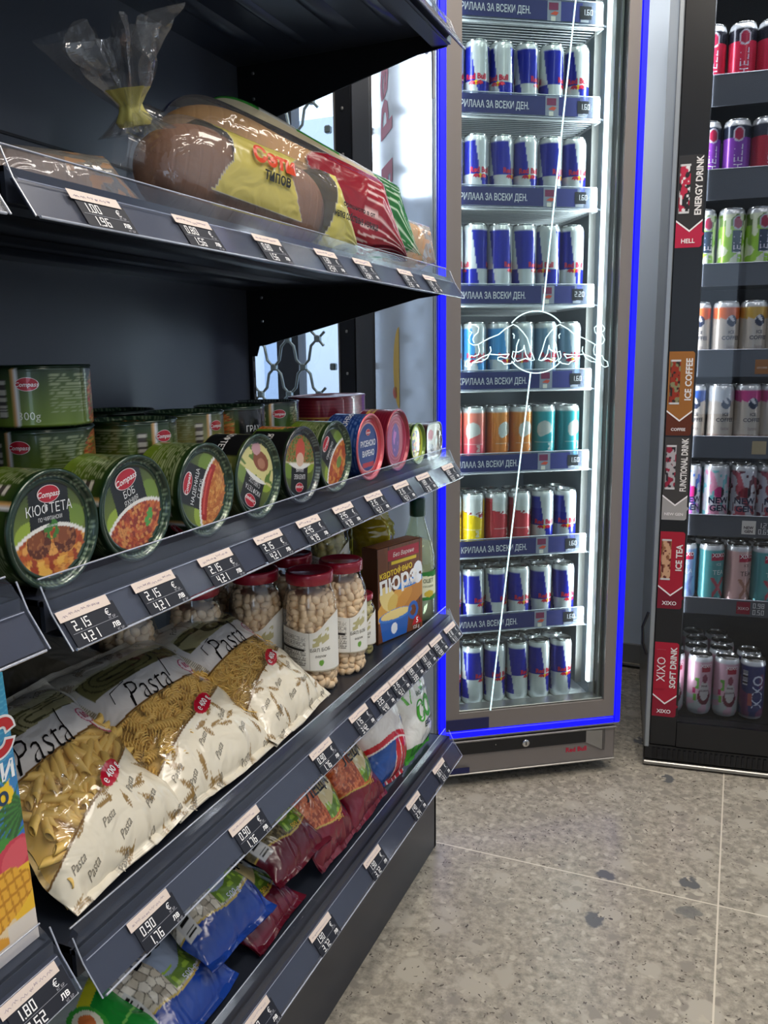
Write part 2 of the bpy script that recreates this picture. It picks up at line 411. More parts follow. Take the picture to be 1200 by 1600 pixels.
# ================================================================ ROOM
mb = MB(); mb.box(-3.2, 2.6, -2.6, 2.84, -0.05, 0, 'terrazzo_tile'); struct(mb, 'floor')
mat('ceiling_paint', '#c9cacc', 0.8)
mb = MB(); mb.box(-3.2, 2.6, -2.6, 2.84, 2.9, 2.95, 'ceiling_paint'); struct(mb, 'ceiling')
mb = MB(); mb.box(-1.02, 2.6, 2.72, 2.84, 0, 2.9, 'wall_paint'); mb.box(-3.2, -2.3, 2.72, 2.84, 0, 2.9, 'wall_paint')
mb.box(-2.3, -1.02, 2.72, 2.84, 0, 0.12, 'wall_paint'); mb.box(-2.3, -1.02, 2.72, 2.84, 2.5, 2.9, 'wall_paint'); struct(mb, 'wall_back')
mat('terrazzo_skirting', '#7f8082', 0.5, bump=0.1)
mb = MB(); mb.box(-1.02, 2.6, 2.706, 2.72, 0, 0.062, 'terrazzo_skirting'); struct(mb, 'baseboard_back')
mb = MB(); mb.box(-3.3, -3.2, -2.6, 2.84, 0, 2.9, 'wall_paint'); struct(mb, 'wall_left')
mb = MB(); mb.box(2.6, 2.7, -2.6, 2.84, 0, 2.9, 'wall_paint'); struct(mb, 'wall_right')
# front wall behind the viewer has the shop window
mb = MB()
mb.box(-3.2, 0.5, -2.7, -2.6, 0, 2.9, 'wall_paint'); mb.box(1.15, 2.6, -2.7, -2.6, 0, 2.9, 'wall_paint')
mb.box(0.5, 1.15, -2.7, -2.6, 2.0, 2.9, 'wall_paint'); mb.box(0.5, 1.15, -2.7, -2.6, 0, 0.5, 'wall_paint'); struct(mb, 'wall_front')
mb = MB()
for x0, x1 in ((0.5, 0.54), (1.11, 1.15)): mb.box(x0, x1, -2.68, -2.62, 0.5, 2.0, 'window_frame')
mb.box(0.5, 1.15, -2.68, -2.62, 0.5, 0.54, 'window_frame'); mb.box(0.5, 1.15, -2.68, -2.62, 1.96, 2.0, 'window_frame')
wf = struct(mb, 'window_2'); mb = MB(); mb.box(0.52, 1.13, -2.655, -2.65, 0.52, 1.98, 'window_glass'); mb.build('pane', wf)
# window left of the blue-lit cooler
mb = MB()
for x0, x1 in ((-2.3, -2.24), (-1.84, -1.79), (-1.59, -1.50), (-1.12, -1.02)): mb.box(x0, x1, 2.74, 2.80, 0.12, 2.5, 'window_frame')
mb.box(-2.3, -1.02, 2.74, 2.80, 0.12, 0.18, 'window_frame'); mb.box(-2.3, -1.02, 2.74, 2.80, 2.44, 2.5, 'window_frame')
wf = struct(mb, 'window_1'); mb = MB(); mb.box(-2.26, -1.06, 2.765, 2.772, 0.16, 2.46, 'window_glass'); mb.build('pane', wf)
mat('street_facade', '#bdb8ae', 0.8); mat('street_panel', '#98a6b8', 0.6); mat('street_white', '#c6cacf', 0.8)
mb = MB(); mb.box(-4.5, -0.5, 4.4, 4.5, 0, 2.3, 'street_white'); mb.box(-2.62, -2.50, 4.36, 4.4, 0, 2.3, 'street_panel'); mb.box(-2.50, -2.38, 4.38, 4.4, 0, 2.3, 'street_facade'); mb.box(-4.6, 0, 2.9, 4.5, -0.06, 0, 'street_facade'); struct(mb, 'wall_street')
# ceiling lamps, two of them added to brighten the cooler gap and flank
for i, (lx, ly, lp) in enumerate(LAMPS):
    t = empty('ceiling_lamp', (lx, ly, 2.9)); tag(t, 'white rectangular ceiling lamp, %s' % ['over the aisle beside the shelving', 'in front of the coolers, on the shelving side', 'over the right of the aisle', 'added to brighten the wall between the coolers', 'added to brighten the white side of the blue-lit cooler', 'behind the viewer on the right'][i], 'lamp', 'ceiling lamps')
    mb = MB()
    for a in (-1, 1):
        mb.box(a*0.17-0.01, a*0.17+0.01, -0.47, 0.47, -0.1, 0, 'white_plastic'); mb.box(-0.16, 0.16, a*0.46-0.01, a*0.46+0.01, -0.1, 0, 'white_plastic')
    mb.build('lamp_frame', t)
    mb = MB(); mb.box(-0.16, 0.16, -0.45, 0.45, -0.09, -0.07, 'lamp_diffuser'); mb.build('diffuser', t)
# roller grille in front of the window
t = empty('roller_grille', (-1.5, 2.62, 0)); tag(t, 'grey steel lattice grille of wavy rods in front of the window, behind the shelving', 'grille')
mb = MB(); dx, dz = 0.059, 0.096
gx0 = -0.86
for ph in (0, 1):
    for i in range(-1, 26):
        # rods run diagonally as wavy strands
        pts = []; x = gx0
        for k in range(0, 70):
            jj = k/4.0
            xx = gx0 + (jj)*dx
            if xx > 0.235: break
            zz = 0.2 + 2*i*dz + (jj % 2)*dz*(1 if (jj % 2) <= 1 else -1) + (0 if (jj % 2) <= 1 else 2*dz)
            if ph: zz = 0.4*dz*0 + 0.2 + 2*i*dz + 2*dz - ((jj % 2)*dz if (jj % 2) <= 1 else (2*dz - (jj % 2)*dz))
            w_ = math.sin((jj % 1)*2*PI)*0.010
            pts.append((xx + (w_ if ph == 0 else w_), 0.004*(1 if ph else -1), zz))
        pts = [p for p in pts if 0.1 < p[2] < 2.6]
        if len(pts) > 3: mb.tube(pts, 0.0052, 'grille_steel', n=6)
for i in range(0, 13):
    for k in range(0, 19):
        xx = gx0 + k*dx; zz = 0.2 + 2*i*dz + (dz if k % 2 else 0)
        if xx < 0.24: mb.box(xx-0.011, xx+0.011, -0.011, 0.011, zz-0.012, zz+0.012, 'grille_steel', bev=0.004)
mb.build('lattice', t)
mb = MB(); mb.box(0.235, 0.30, -0.03, 0.03, 0, 2.6, 'black_steel', bev=0.003); mb.box(0.238, 0.243, -0.034, -0.03, 0, 2.6, 'silver_steel')
for k in range(18): mb.lathe([(0, 0), (0.006, 0.002), (0.004, 0.006)], 'silver_steel', n=8) if False else mb.box(0.266, 0.274, -0.036, -0.03, 0.1+k*0.14, 0.11+k*0.14, 'silver_steel', bev=0.002)
mb.build('guide_rail', t)
# column beside it
mat('beige_trim', '#8f8a80', 0.5); mat('grey_post', '#4b4d52', 0.4)
mb = MB(); mb.box(-1.195, -1.13, 2.58, 2.70, 0, 2.9, 'grey_post', bev=0.004); mb.box(-1.13, -1.08, 2.60, 2.70, 0, 2.9, 'beige_trim'); struct(mb, 'trim_1')
# cable on the floor
mb = MB(); mb.tube([(-0.55, 2.672, 0.0065), (-0.36, 2.664, 0.0065), (-0.25, 2.66, 0.0065), (-0.12, 2.668, 0.0065), (0.1, 2.67, 0.0065)], 0.006, 'black_plastic', n=8)
tag(mb.build('power_cable'), 'black power cable on the floor between the two coolers', 'cable')

# ================================================================ GONDOLA SHELVING
Y0, Y1 = 0.478, 1.492
LEV = {1: 1.519, 2: 1.102, 3: 0.775, 4: 0.463, 5: 0.208}
def deck(l): return LEV[l] + 0.037
def rail_profile(zb, dxx=0.0): return [(-0.505+dxx, zb+0.054), (-0.4985+dxx, zb+0.050), (-0.489+dxx, zb+0.028), (-0.470+dxx, zb)]
def make_unit(name, label, y0, y1, levs, far_end):
    t = empty(name, ((-0.72), (y0+y1)/2, 0)); tag(t, label, 'shelving')
    inv = Matrix.Translation((0.72, -(y0+y1)/2, 0))
    mb = MB(inv); mb.box(-0.945, -0.93, y0-0.01, y1+0.008, 0, 2.05, 'panel_steel', bev=0.001)
    for k in range(1, 5): mb.box(-0.9305, -0.9285, y0, y1, 0.1+k*0.4, 0.104+k*0.4, 'black_steel')
    mb.build('back_panel', t)
    for yy in (y0-0.012, y1-0.004):
        mb = MB(inv); mb.box(-0.95, -0.922, yy, yy+0.0115, 0, 2.05, 'black_steel')
        for k in range(60): mb.box(-0.9222, -0.9215, yy+0.004, yy+0.008, 0.05+k*0.033, 0.07+k*0.033, 'grey_profile')
        mb.build('upright', t)
    for l, zb in levs.items():
        dk = zb+0.037
        mb = MB(inv)
        mb.box(-0.93, -0.498, y0, y1, dk-0.004, dk, 'dark_steel')
        mb.box(-0.502, -0.4975, y0, y1, zb+0.012, dk, 'dark_steel')
        mb.box(-0.53, -0.502, y0+0.002, y1-0.002, zb+0.010, zb+0.014, 'dark_steel')
        if l < 5:
            for xr, wd in ((-0.575, 0.012), (-0.66, 0.02), (-0.755, 0.012), (-0.84, 0.02)):
                # pressed stiffening ribs under the tray, fading at their ends
                P = []
                for a in np.linspace(-1, 1, 7):
                    row = []
                    for b_ in np.linspace(0, 1, 24):
                        e = min(1, b_/0.12, (1-b_)/0.12)
                        row.append((xr + a*wd, y0+0.06+b_*(y1-y0-0.12), dk-0.0045 - 0.007*e*math.cos(a*PI/2)))
                    P.append(row)
                mb.grid(P, 'dark_steel')
        sh = mb.build('shelf', t)
        for yy, sg in ((y0, 1), (y1-0.003, 1)):
            mb = MB(inv)
            drop = 0.085 if l < 5 else 0.04
            mb.poly([(-0.504, dk), (-0.504, dk-0.028), (-0.56, dk-0.034), (-0.889, dk-drop-0.028), (-0.905, dk-drop-0.03), (-0.912, dk-drop-0.05), (-0.93, dk-drop-0.05), (-0.93, dk)], 0.003, lambda a, b_, h, yy=yy: (a, yy+h, b_), 'black_steel')
            for sx_, sz_ in ((-0.895, dk-0.02), (-0.895, dk-0.066)):
                mb.lathe([(0, 0), (0.004, 0), (0.004, 0.003), (0, 0.004)], 'silver_steel', n=10) if False else mb.box(sx_-0.003, sx_+0.003, yy-0.002, yy, sz_-0.003, sz_+0.003, 'tin_metal', bev=0.001)
            mb.build('bracket', t)
        # price rail: opaque back, clear plastic front
        pr = rail_profile(zb)
        mb = MB(inv)
        mb.poly([(pr[2][0]-0.003, pr[2][1]), (pr[3][0]-0.004, pr[3][1]+0.001), (pr[3][0]-0.006, pr[3][1]+0.001), (pr[2][0]-0.006, pr[2][1])], y1-y0-0.004, lambda a, b_, h: (a, y0+0.002+h, b_), 'rail_back')
        rl = mb.build('price_rail', sh); rl.parent = sh
        mb = MB(inv); P0 = []; P1 = []; ys = [y0, y0+0.006] + list(np.linspace(y0+0.02, y1-0.02, 24)) + [y1-0.006, y1]
        for (x, z) in pr:
            P0.append([(x, y, z - (0.012 if (y in (y0, y1) and z > zb+0.045) else 0)) for y in ys]); P1.append([(x-0.0016, y, z-0.001 - (0.012 if (y in (y0, y1) and z > zb+0.045) else 0)) for y in ys])
        mb.grid(P0, 'clear_plastic', smooth=False)
        for (x, z), r in ((pr[0], 0.0009), (pr[3], 0.0012), (pr[2], 0.0006)): mb.tube([(x-0.0008, y0+0.004, z), (x-0.0008, y1-0.004, z)], r, 'clear_edge', n=6)
        for y in (y0, y1): mb.tube([(x-0.0008, y, z) for x, z in pr[1:]], 0.0008, 'clear_edge', n=6)
        mb.build('rail_cover', sh)
    mb = MB(inv); mb.box(-0.535, -0.525, y0+0.004, y1-0.006, 0, levs[5]+0.03, 'dark_steel', bev=0.002); mb.box(-0.93, -0.525, y1-0.016, y1-0.006, 0, levs[5]+0.03, 'dark_steel'); mb.build('plinth', t)
    return t
mat('rail_back', '#2b2f3c', 0.42, 0.1)
make_unit('gondola_shelving', 'dark anthracite steel shelving unit full of groceries, ending beside the blue-lit cooler', Y0, Y1, LEV, True)
NLEV = {1: 1.519, 2: 1.100, 3: 0.785, 4: 0.49, 5: 0.215}
make_unit('gondola_shelving', 'dark steel shelving unit at the left edge, its rails ending beside the main shelving', -0.55, 0.455, NLEV, False)
# white hook hung on the top shelf bracket
mb = MB(); mb.tube([(-0.545, 1.499, 1.525), (-0.548, 1.499, 1.537), (-0.541, 1.499, 1.543), (-0.535, 1.499, 1.538), (-0.533, 1.499, 1.52), (-0.533, 1.499, 1.45)], 0.0028, 'white_plastic', n=8)
tag(mb.build('wire_hook'), 'small white wire hook hanging from the end of the top shelf', 'hook')

# ---------------------------------------------------------------- price cards in the rails
CARDN = {}
def price_card(l, y, eur, lev, label, width=0.062, levs=LEV, paper=None, card=True):
    zb = levs[l]; pr = rail_profile(zb, 0.0)
    a = Vector((pr[2][0]+0.0006, 0, pr[2][1])); b_ = Vector((pr[3][0]+0.0006, 0, pr[3][1])); ln = (a-b_).length
    t = empty('price_card', (a.x, y, a.z)); tag(t, label, 'price tag', 'price cards in the shelf rails')
    M = frame((0, 0, 0), (0, 1, 0), (a-b_)); fn = flat(M); H = ln
    pw = paper or width*0.93
    if card:
        mb = MB()
        A = fn([0.004, width, width, 0.004], [-H+0.001]*2 + [-0.006]*2, 0.0002)
        mb.add(A, [(0, 1, 2, 3)], 'printed_paper', '#1b1e28')
        white = '#e8e8ea'
        f2 = lambda u, v: fn(u, v, 0.0006)
        dh = 0.0088
        mb.digits(eur, f2, 0.010, -H+0.0145, dh, 'printed_paper', white)
        mb.digits(lev, f2, 0.013, -H+0.0022, dh, 'printed_paper', white)
        mb.text('€', f2, width*0.80, -H+0.0195, 0.009, 'printed_paper', white); mb.text('лв', f2, width*0.84, -H+0.008, 0.008, 'printed_paper', white, bold=0.02)
        mb.text('КГ БР', f2, width*0.84, -H+0.0145, 0.003, 'printed_paper', '#a8a8b0'); mb.text('КГ БР', f2, width*0.88, -H+0.0025, 0.003, 'printed_paper', '#a8a8b0')
        mb.quad(f2, 0.006, width-0.004, -H+0.0124, -H+0.0128, 'printed_paper', '#8a8c96')
        mb.build('digit_card', t)
    mb = MB()
    mb.add(fn([0, pw, pw, 0], [-0.009]*2 + [0.0005]*2, 0.0009), [(0, 1, 2, 3)], 'printed_paper', '#cdbfb6')
    rnd = random.Random(int(y*1000)+l)
    x = 0.004
    while x < pw-0.010:   # faint handwriting on the slip
        w = rnd.uniform(0.003, 0.008); z0 = -0.0045+rnd.uniform(-.0012, .0012)
        pts = [(x+w*k/6, z0+0.0012*math.sin(k*2.4+x*900)) for k in range(7)]
        mb.tube(fn([p[0] for p in pts], [p[1] for p in pts], 0.0011), 0.00016, 'printed_paper', '#9a8fb0', n=3, caps=False); x += w+0.0015
    mb.build('paper_slip', t)
S3C = [(0.473+.006, '2.15', '4.21', 'under the first tin with meatballs'), (0.569, '2.15', '4.21', 'under the bean stew tin'), (0.668, '2.15', '4.21', 'under the sausage and beans tin'), (0.773, '2.15', '4.21', 'under the tin with the cream sauce'),
       (0.870, '2.45', '4.79', 'under the upside-down black-rimmed tin'), (0.969, '2.45', '4.79', 'under the stew tin left of the blue one'), (1.072, '2.15', '4.21', 'under the blue and red tin'), (1.181, '2.15', '4.21', 'under the maroon tin'), (1.281, '1.89', '3.70', 'under the small green tin'), (1.411, '2.82', '5.52', 'at the far end of the tin shelf')]
for y, e, l_, w in S3C: price_card(3, y, e, l_, 'price card reading %s, %s' % (e, w))
S4C = [(0.531, '0.90', '1.76', 'under the tube pasta bag'), (0.698, '0.90', '1.76', 'under the spiral pasta bag'), (0.886, '0.90', '1.76', 'under the vermicelli bag'), (1.006, '1.75', '3.42', 'just right of the pasta'), (1.085, '2.25', '4.40', 'under the jar of white beans'), (1.150, '2.15', '4.21', 'second of four cards sharing one long slip'), (1.215, '1.99', '3.89', 'third of four cards sharing one long slip'), (1.280, '1.81', '3.54', 'under the mashed potato box'), (1.345, '2.55', '4.99', 'under the oil bottle'), (1.425, '2.10', '4.11', 'at the far end of the jar shelf')]
for y, e, l_, w in S4C: price_card(4, y, e, l_, 'price card reading %s, %s' % (e, w), paper=(0.07 if 1.08 < y < 1.27 else None))
for y, e, l_, w in [(0.702, '1.28', '2.50', 'under the blue bean bags'), (0.869, '1.90', '3.72', 'under the brown lentil bags'), (1.046, '1.90', '3.72', 'under the red lentil bags'), (1.225, '1.40', '2.74', 'under the sugar bag'), (1.360, '0.67', '1.31', 'under the salt bag')]:
    price_card(5, y, e, l_, 'price card reading %s, %s' % (e, w))
for y, e, l_, w in [(0.527, '1.00', '1.96', 'left of the loaves'), (0.658, '0.80', '1.56', 'under the brown loaf'), (0.794, '0.80', '1.56', 'under the front of the yellow loaf bag'), (0.936, '1.30', '2.54', 'between the yellow and red bags'), (1.046, '1.45', '2.84', 'under the red loaf bag'), (1.205, '1.20', '2.35', 'under the green loaf bag'), (1.316, '1.10', '2.15', 'near the far end of the bread shelf')]:
    price_card(2, y, e, l_, 'price card reading %s, %s' % (e, w))
price_card(4, 0.388, '1.80', '3.52', 'price card reading 1.80 under the blue wafer carton at the left edge', levs=NLEV)

# ================================================================ FOOD TINS
BEANS = ['#b5502a', '#c96a34', '#a03a22', '#d08a4a', '#8c2f1c']
MEAT = ['#c8742c', '#d8923c', '#b3511f', '#e0a050', '#9c3c1a']
def logo(mb, fn, cu, cv, w, rot=0, m='printed_tin', word='Compass'):
    """red oval with white script"""
    n = 28; c_, s_ = math.cos(rot), math.sin(rot)
    for sc, col, lf in ((1.0, '#e9d6d6', .0004), (0.93, '#b3142a', .0006)):
        a = np.linspace(0, 2*PI, n, endpoint=False); x = w/2*sc*np.cos(a); y = w*0.30*sc*np.sin(a)
        u = cu + x*c_ - y*s_; v = cv + x*s_ + y*c_
        uu = np.concatenate([[cu], u]); vv = np.concatenate([[cv], v])
        mb.add(fn(uu, vv, lf), [(0, i+1, (i+1) % n+1) for i in range(n)], m, col)
    mb.text(word, lambda a_, b_: fn(a_, b_, .0009), cu, cv, w*0.27, m, '#f4ecec', rot=rot, shear=0.25, bold=0.015)
def lid_paint(style):
    def pf(x, y):
        r = np.hypot(x, y); p = Paint(x, y, '#16301f'); inn = r < 0.80
        if style in ('meatball', 'bean', 'sausage', 'cream', 'dark', 'stew'):
            p.grad((y+1)/2, '#8ea03c', '#0c2414', inn)
            p.put(inn & (p.ell(-.45, -.1, .35, .3)), '#a8c23e', w=.6); p.put(inn & p.ell(.5, .1, .3, .25), '#7da03a', w=.5)
            p.put(inn & (np.abs(x) < .44) & (y > -.02), '#121314')
            dish = inn & (((x)/1.15)**2 + ((y+.95)/.98)**2 < 1); p.put(inn & ((x/1.2)**2 + ((y+.95)/1.05)**2 < 1), '#e8e6e0')
            if style == 'meatball':
                p.blobs(dish, 9, MEAT, 3, '#7a2a10', .6)
                for cx in (-.28, .30):
                    b = dish & p.ell(cx, -.20, .26, .26); q = np.hypot(x-cx+.06, y+.12)/.3
                    p.put(b, '#5a2813'); p.put(b & (q < .6), '#8a4a25', w=.8); p.put(b & (vnoise(x*22, y*22, 4) > .68), '#a86a3c', w=.7)
                p.put(inn & (np.hypot(x-.02, (y+.0)) < .17) & (vnoise(x*16, y*16, 2) > .42), '#3f7a2c'); 
                p.put(dish & (y < -.5) & (vnoise(x*7, y*7, 9) > .55), '#e8b04c')
            elif style == 'bean': p.blobs(dish, 15, BEANS, 5, '#5a1c0c', .6); p.put(dish & p.ell(.35, -.35, .2, .1, .8) & (vnoise(x*14, y*14, 3) > .4), '#4f9a44')
            elif style == 'sausage':
                p.blobs(dish, 13, ['#c9803c', '#b5652c', '#d89a50'], 8, '#6a2a10', .6)
                q = np.abs(y + .30 - .22*np.cos(x*1.6)); p.put(dish & (q < .13) & (np.abs(x) < .62), '#a01f1a'); p.put(dish & (q < .035) & (np.abs(x) < .5), '#d8584a', w=.7)
            elif style == 'cream':
                p.put(inn & (y < -.02), '#d8cf8c'); p.put(inn & (y < -.02) & (vnoise(x*9, y*9, 7) > .72), '#5d7c34')
                p.put(inn & p.ell(-.05, -.42, .36, .22), '#8a4f38'); p.put(inn & p.ell(-.1, -.38, .18, .12), '#b07a60'); p.put(inn & p.ell(.28, -.62, .2, .16), '#c99aa0')
            elif style == 'dark':
                p.put(inn & (y < -.05), '#c9c2a0'); p.blobs(inn & (y < -.08), 20, ['#4c6a28', '#6f8a3c', '#8f8a50', '#b26a30'], 4, '#2a3a18', .7); p.put(inn & p.ell(0, -.35, .25, .35), '#c4503c'); p.put(inn & p.ell(0, -.15, .2, .18), '#dcb8a0')
            else:
                p.blobs(dish, 8, ['#c46a2c', '#b04a22', '#d89040'], 6, '#7a2c12', .6); p.put(dish & p.ell(.1, -.4, .18, .14), '#6a8a30')
            ring = (r > .86) & (r < .96); p.put(ring & (np.sin(np.arctan2(y, x)*70) > .2) & (vnoise(np.arctan2(y, x)*20, r*40, 2) > .35), '#8aa080', w=.6)
            if style == 'dark': p.put((r >= .80), '#1c2026'); p.put(ring & (np.sin(np.arctan2(y, x)*70) > .2), '#8a9a94', w=.5)
        elif style == 'blue':
            p = Paint(x, y, '#b5303c'); p.put((r < .74), '#173a7c'); p.put((r > .72) & (r < .76), '#d89a90'); p.put((r > .93), '#c2505a')
            p.put(p.rect(-.42, .42, -.60, -.46), '#b5202c')
        elif style == 'maroon':
            p = Paint(x, y, '#9c1f3a'); k = np.abs(np.mod(r*9, 1)-.5) < .14; p.put(k & (r < .9), '#c8607a', w=.6)
            p.put(p.ell(0, 0, .32, .55), '#5b2a80'); p.put(p.ell(0, 0, .2, .4) & (vnoise(x*9, y*9, 5) > .5), '#b65aa8'); p.put((r > .9), '#8a1430')
        elif style == 'green':
            p = Paint(x, y, '#b8c43a'); p.put(r < .7, '#c9b84a'); p.put((r < .62) & (vnoise(x*6, y*6, 3) > .45), '#3c2a4c'); p.put((r < .5) & (vnoise(x*8, y*8, 13) > .62), '#d85a2c'); p.put(r > .88, '#5e7a24')
        return p.c
    return pf
def tin_side_paint(style):
    def pf(th, z):   # th 0..2pi, z 0..1
        u = th/(2*PI); p = Paint(u, z, '#26421d')
        if style in ('blue',):
            p.grad(z, '#152a66', '#173a7c'); p.lines((u > .3) & (u < .9), .09, .5, '#6a86b8', 3, .5); return p.c
        if style in ('maroon',):
            p = Paint(u, z, '#6c1226'); p.put(np.abs(np.mod(z*12, 1)-.5) < .1, '#8c2a3c', w=.6); p.put((z > .40) & (z < .44), '#c9a84a'); p.put((z > .2) & (z < .24), '#c9a84a'); p.lines(p.rect(0, 1, .25, .38), .12, .6, '#c9a84a', 5, .8, 20); return p.c
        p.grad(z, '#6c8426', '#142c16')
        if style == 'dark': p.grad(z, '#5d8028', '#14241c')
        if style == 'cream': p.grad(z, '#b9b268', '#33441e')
        s1 = (u > .02) & (u < .34) & (z > .22) & (z < .9); p.lines(s1, .05, .5, '#aab48c', 1, .55, 7)
        s1 = (u > .52) & (u < .80) & (z > .25) & (z < .9); p.lines(s1, .05, .5, '#aab48c', 2, .55, 7)
        b = p.rect(.345, .385, .15, .8); p.put(b, '#cfcabc'); p.put(b & (vnoise(z*70, z*0, 3) > .5), '#4a4440')
        p.put(p.rect(.40, .41, 0, 1), '#d8a868'); p.put(p.rect(.412, .42, 0, 1), '#e8e8ea')
        p.put(p.rect(.84, .985, .05, .95), '#131416')
        f = p.rect(.66, .82, 0, 1) & (((u-.74)/.09)**2 + ((z-.25)/.7)**2 < 1)
        p.blobs(f, 60, ['#b5402a', '#c96a34', '#7a8a3c', '#d89a50'], 3, '#4a1c0c', .5)
        p.put((z < .03) | (z > .97), '#20361f')
        return p.c
    return pf
TIN_TEXT = {'meatball': [('КЮФТЕТА', .36, .29, .23), ('ПО ЧИРПАНСКИ', .19, .115, .165), ("CHIRPAN'S MEATBALLS", .06, .065, .1)], 'bean': [('БОБ', .33, .24, .3), ('ЯХНИЯ', .16, .17, .26), ('BEANS STEW', .04, .075, .1)],
            'sausage': [('НАДЕНИЦА', .33, .2, .2), ('С БОБ', .14, .2, .2), ('SAUSAGE WITH BEANS', .02, .06, .1)], 'cream': [('КЮФТЕТА', .34, .2, .2), ('С БЯЛ СОС', .16, .17, .2), ('MEATBALLS', .03, .07, .1)], 'dark': [('ШКЕМБЕ', .3, .2, .2), ('ЯХНИЯ', .12, .17, .2)], 'stew': [('СВИНСКО', .3, .17, .2), ('С ГРАХ', .14, .15, .2)]}
def make_tin(style, label, R=0.0495, Hh=0.058, lid='lid'):
    t = empty('food_tin', (0, 0, 0)); tag(t, label, 'tin')
    m = 'printed_tin'; n = 96
    th = np.linspace(0, 2*PI, n, endpoint=False); zz = np.concatenate([[0], np.linspace(.04, .96, 44), [1]])
    T, Z = np.meshgrid(th, zz, indexing='ij'); rr = R*(1 - 0.02*((Z < .02) | (Z > .98))) 
    rr = rr*(1+0.010*np.exp(-((Z-.97)/.015)**2)+0.010*np.exp(-((Z-.03)/.015)**2))
    P = np.stack([rr*np.cos(T), rr*np.sin(T), Z*Hh], -1)
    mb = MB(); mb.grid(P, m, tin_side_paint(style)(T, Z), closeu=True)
    mb.lathe([(0.0001, 0.002), (R*.9, 0.002), (R*.93, 0.0), (R*.98, 0.0)], m, '#20361f' if style not in ('blue', 'maroon') else '#7a1c2c', n=48, cap0=False, cap1=False)
    cm = cylmap(R)
    if style not in ('blue', 'maroon', 'green'):
        logo(mb, lambda u, v, lf=.0005: cylmap(R, lf+.0002)(u, v), 2*PI*R*.45, Hh*.72, 0.022, m=m)
        mb.text('300g', cm, 2*PI*R*.45, Hh*.2, .011, m, '#d8dcc8')
        w = {'bean': 'БОБ ЯХНИЯ', 'meatball': 'КЮФТЕТА', 'sausage': 'НАДЕНИЦА', 'cream': 'КЮФТЕТА', 'dark': 'ЯХНИЯ', 'stew': 'ГРАХ'}[style]
        mb.text(w, cm, 2*PI*R*.912, Hh*.5, .012, m, '#e8e8e8', rot=PI/2*0, bold=.01, xs=.8)
    elif style == 'blue': mb.text('РУСЕНСКО ВАРЕНО', cm, 2*PI*R*.2, Hh*.55, .012, m, '#e8e8f0', bold=.01)
    mb.build('body', t)
    # stepped lid
    rs = np.concatenate([[0.0001], np.linspace(.03, .78, 52), [.80, .82, .845, .86, .88, .90, .92, .935, .95, .965, .985, 1.0, 1.02, 1.022]])
    zl = np.interp(rs, [0, .78, .80, .82, .845, .86, .90, .935, .95, .985, 1.0, 1.02, 1.03], [-.0042, -.0042, -.0040, -.0030, -.0030, -.0040, -.0040, -.0020, .0012, .0018, .0015, .0004, -.003])
    th = np.linspace(0, 2*PI, 128, endpoint=False); T, Q = np.meshgrid(th, rs, indexing='ij')
    P = np.stack([Q*R*np.cos(T), Q*R*np.sin(T), np.broadcast_to(zl + Hh, Q.shape)], -1)
    mb = MB(); mb.grid(P, m, lid_paint(style)(Q*np.cos(T), Q*np.sin(T)), closeu=True)
    fz = lambda u, v, lf=.0004: np.stack([np.atleast_1d(u), np.atleast_1d(v), np.full(np.atleast_1d(u).shape, Hh-.0042+lf)], -1)
    if style in TIN_TEXT:
        if style in ('dark',): logo(mb, fz, 0, R*.58, R*.42)
        else: logo(mb, fz, 0, R*.60, R*.62 if style == 'bean' else R*.5)
        for s_, cy, sz, _ in TIN_TEXT[style]: mb.text(s_, fz, 0, R*cy, R*sz*.82, m, '#e6e6e6', bold=.0, xs=.86 if len(s_) < 9 else .7)
    elif style == 'blue':
        logo(mb, fz, 0, R*.45, R*.34); mb.text('РУСЕНСКО', fz, 0, R*.12, R*.24, m, '#f0f0f4', bold=.02, xs=.85); mb.text('ВАРЕНО', fz, 0, -R*.18, R*.24, m, '#f0f0f4', bold=.02, xs=.9)
    mb.build(lid, t)
    return t
TO_FRONT = Matrix(((0, 0, 1, 0), (1, 0, 0, 0), (0, 1, 0, 0), (0, 0, 0, 1)))   # tin axis z -> +X, lid right -> +Y
D3 = deck(3)
def place_front(t, y, R, rot, x=-0.515, Hh=0.058, tilt=0):
    t.matrix_world = Matrix.Translation((x-Hh, y, D3+R*1.02+0.0005)) @ TO_FRONT @ Matrix.Rotation(math.radians(rot), 4, 'Z')
G3 = 'round food tins standing on edge in the front row'
spec = [('meatball', 0.514, 0, 'round green tin on edge showing two meatballs in stew on its lid'), ('bean', 0.617, 16, 'round green tin on edge with large red oval and bean stew lid'),
        ('sausage', 0.730, 68, 'round green tin on edge with a curved red sausage on its lid'), ('cream', 0.835, 150, 'round green tin on edge, lid upside down with pale cream sauce and meat'),
        ('dark', 0.943, 172, 'round black-rimmed tin on edge, upside down, green vegetables on the lid'), ('stew', 1.040, 48, 'round green tin on edge with orange stew, left of the blue tin'),
        ('blue', 1.160, 0, 'round tin on edge with red rim and blue centre'), ('maroon', 1.272, 0, 'round maroon tin on edge with purple ornament, right of the blue one')]
TIN = {}
for st, y, rot, lb in spec:
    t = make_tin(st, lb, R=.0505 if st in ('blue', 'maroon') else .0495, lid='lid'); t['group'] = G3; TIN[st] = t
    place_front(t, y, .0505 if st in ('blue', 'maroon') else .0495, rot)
t = make_tin('green', 'small round yellow-green tin on edge near the far end of the tin shelf', R=0.036, Hh=0.05); place_front(t, 1.366, .036, 10, Hh=.05)
def copy_tin(st, label, M, group):
    c = copy_tree(TIN[st]); c['label'] = label; c['group'] = group; c.matrix_world = M; return c
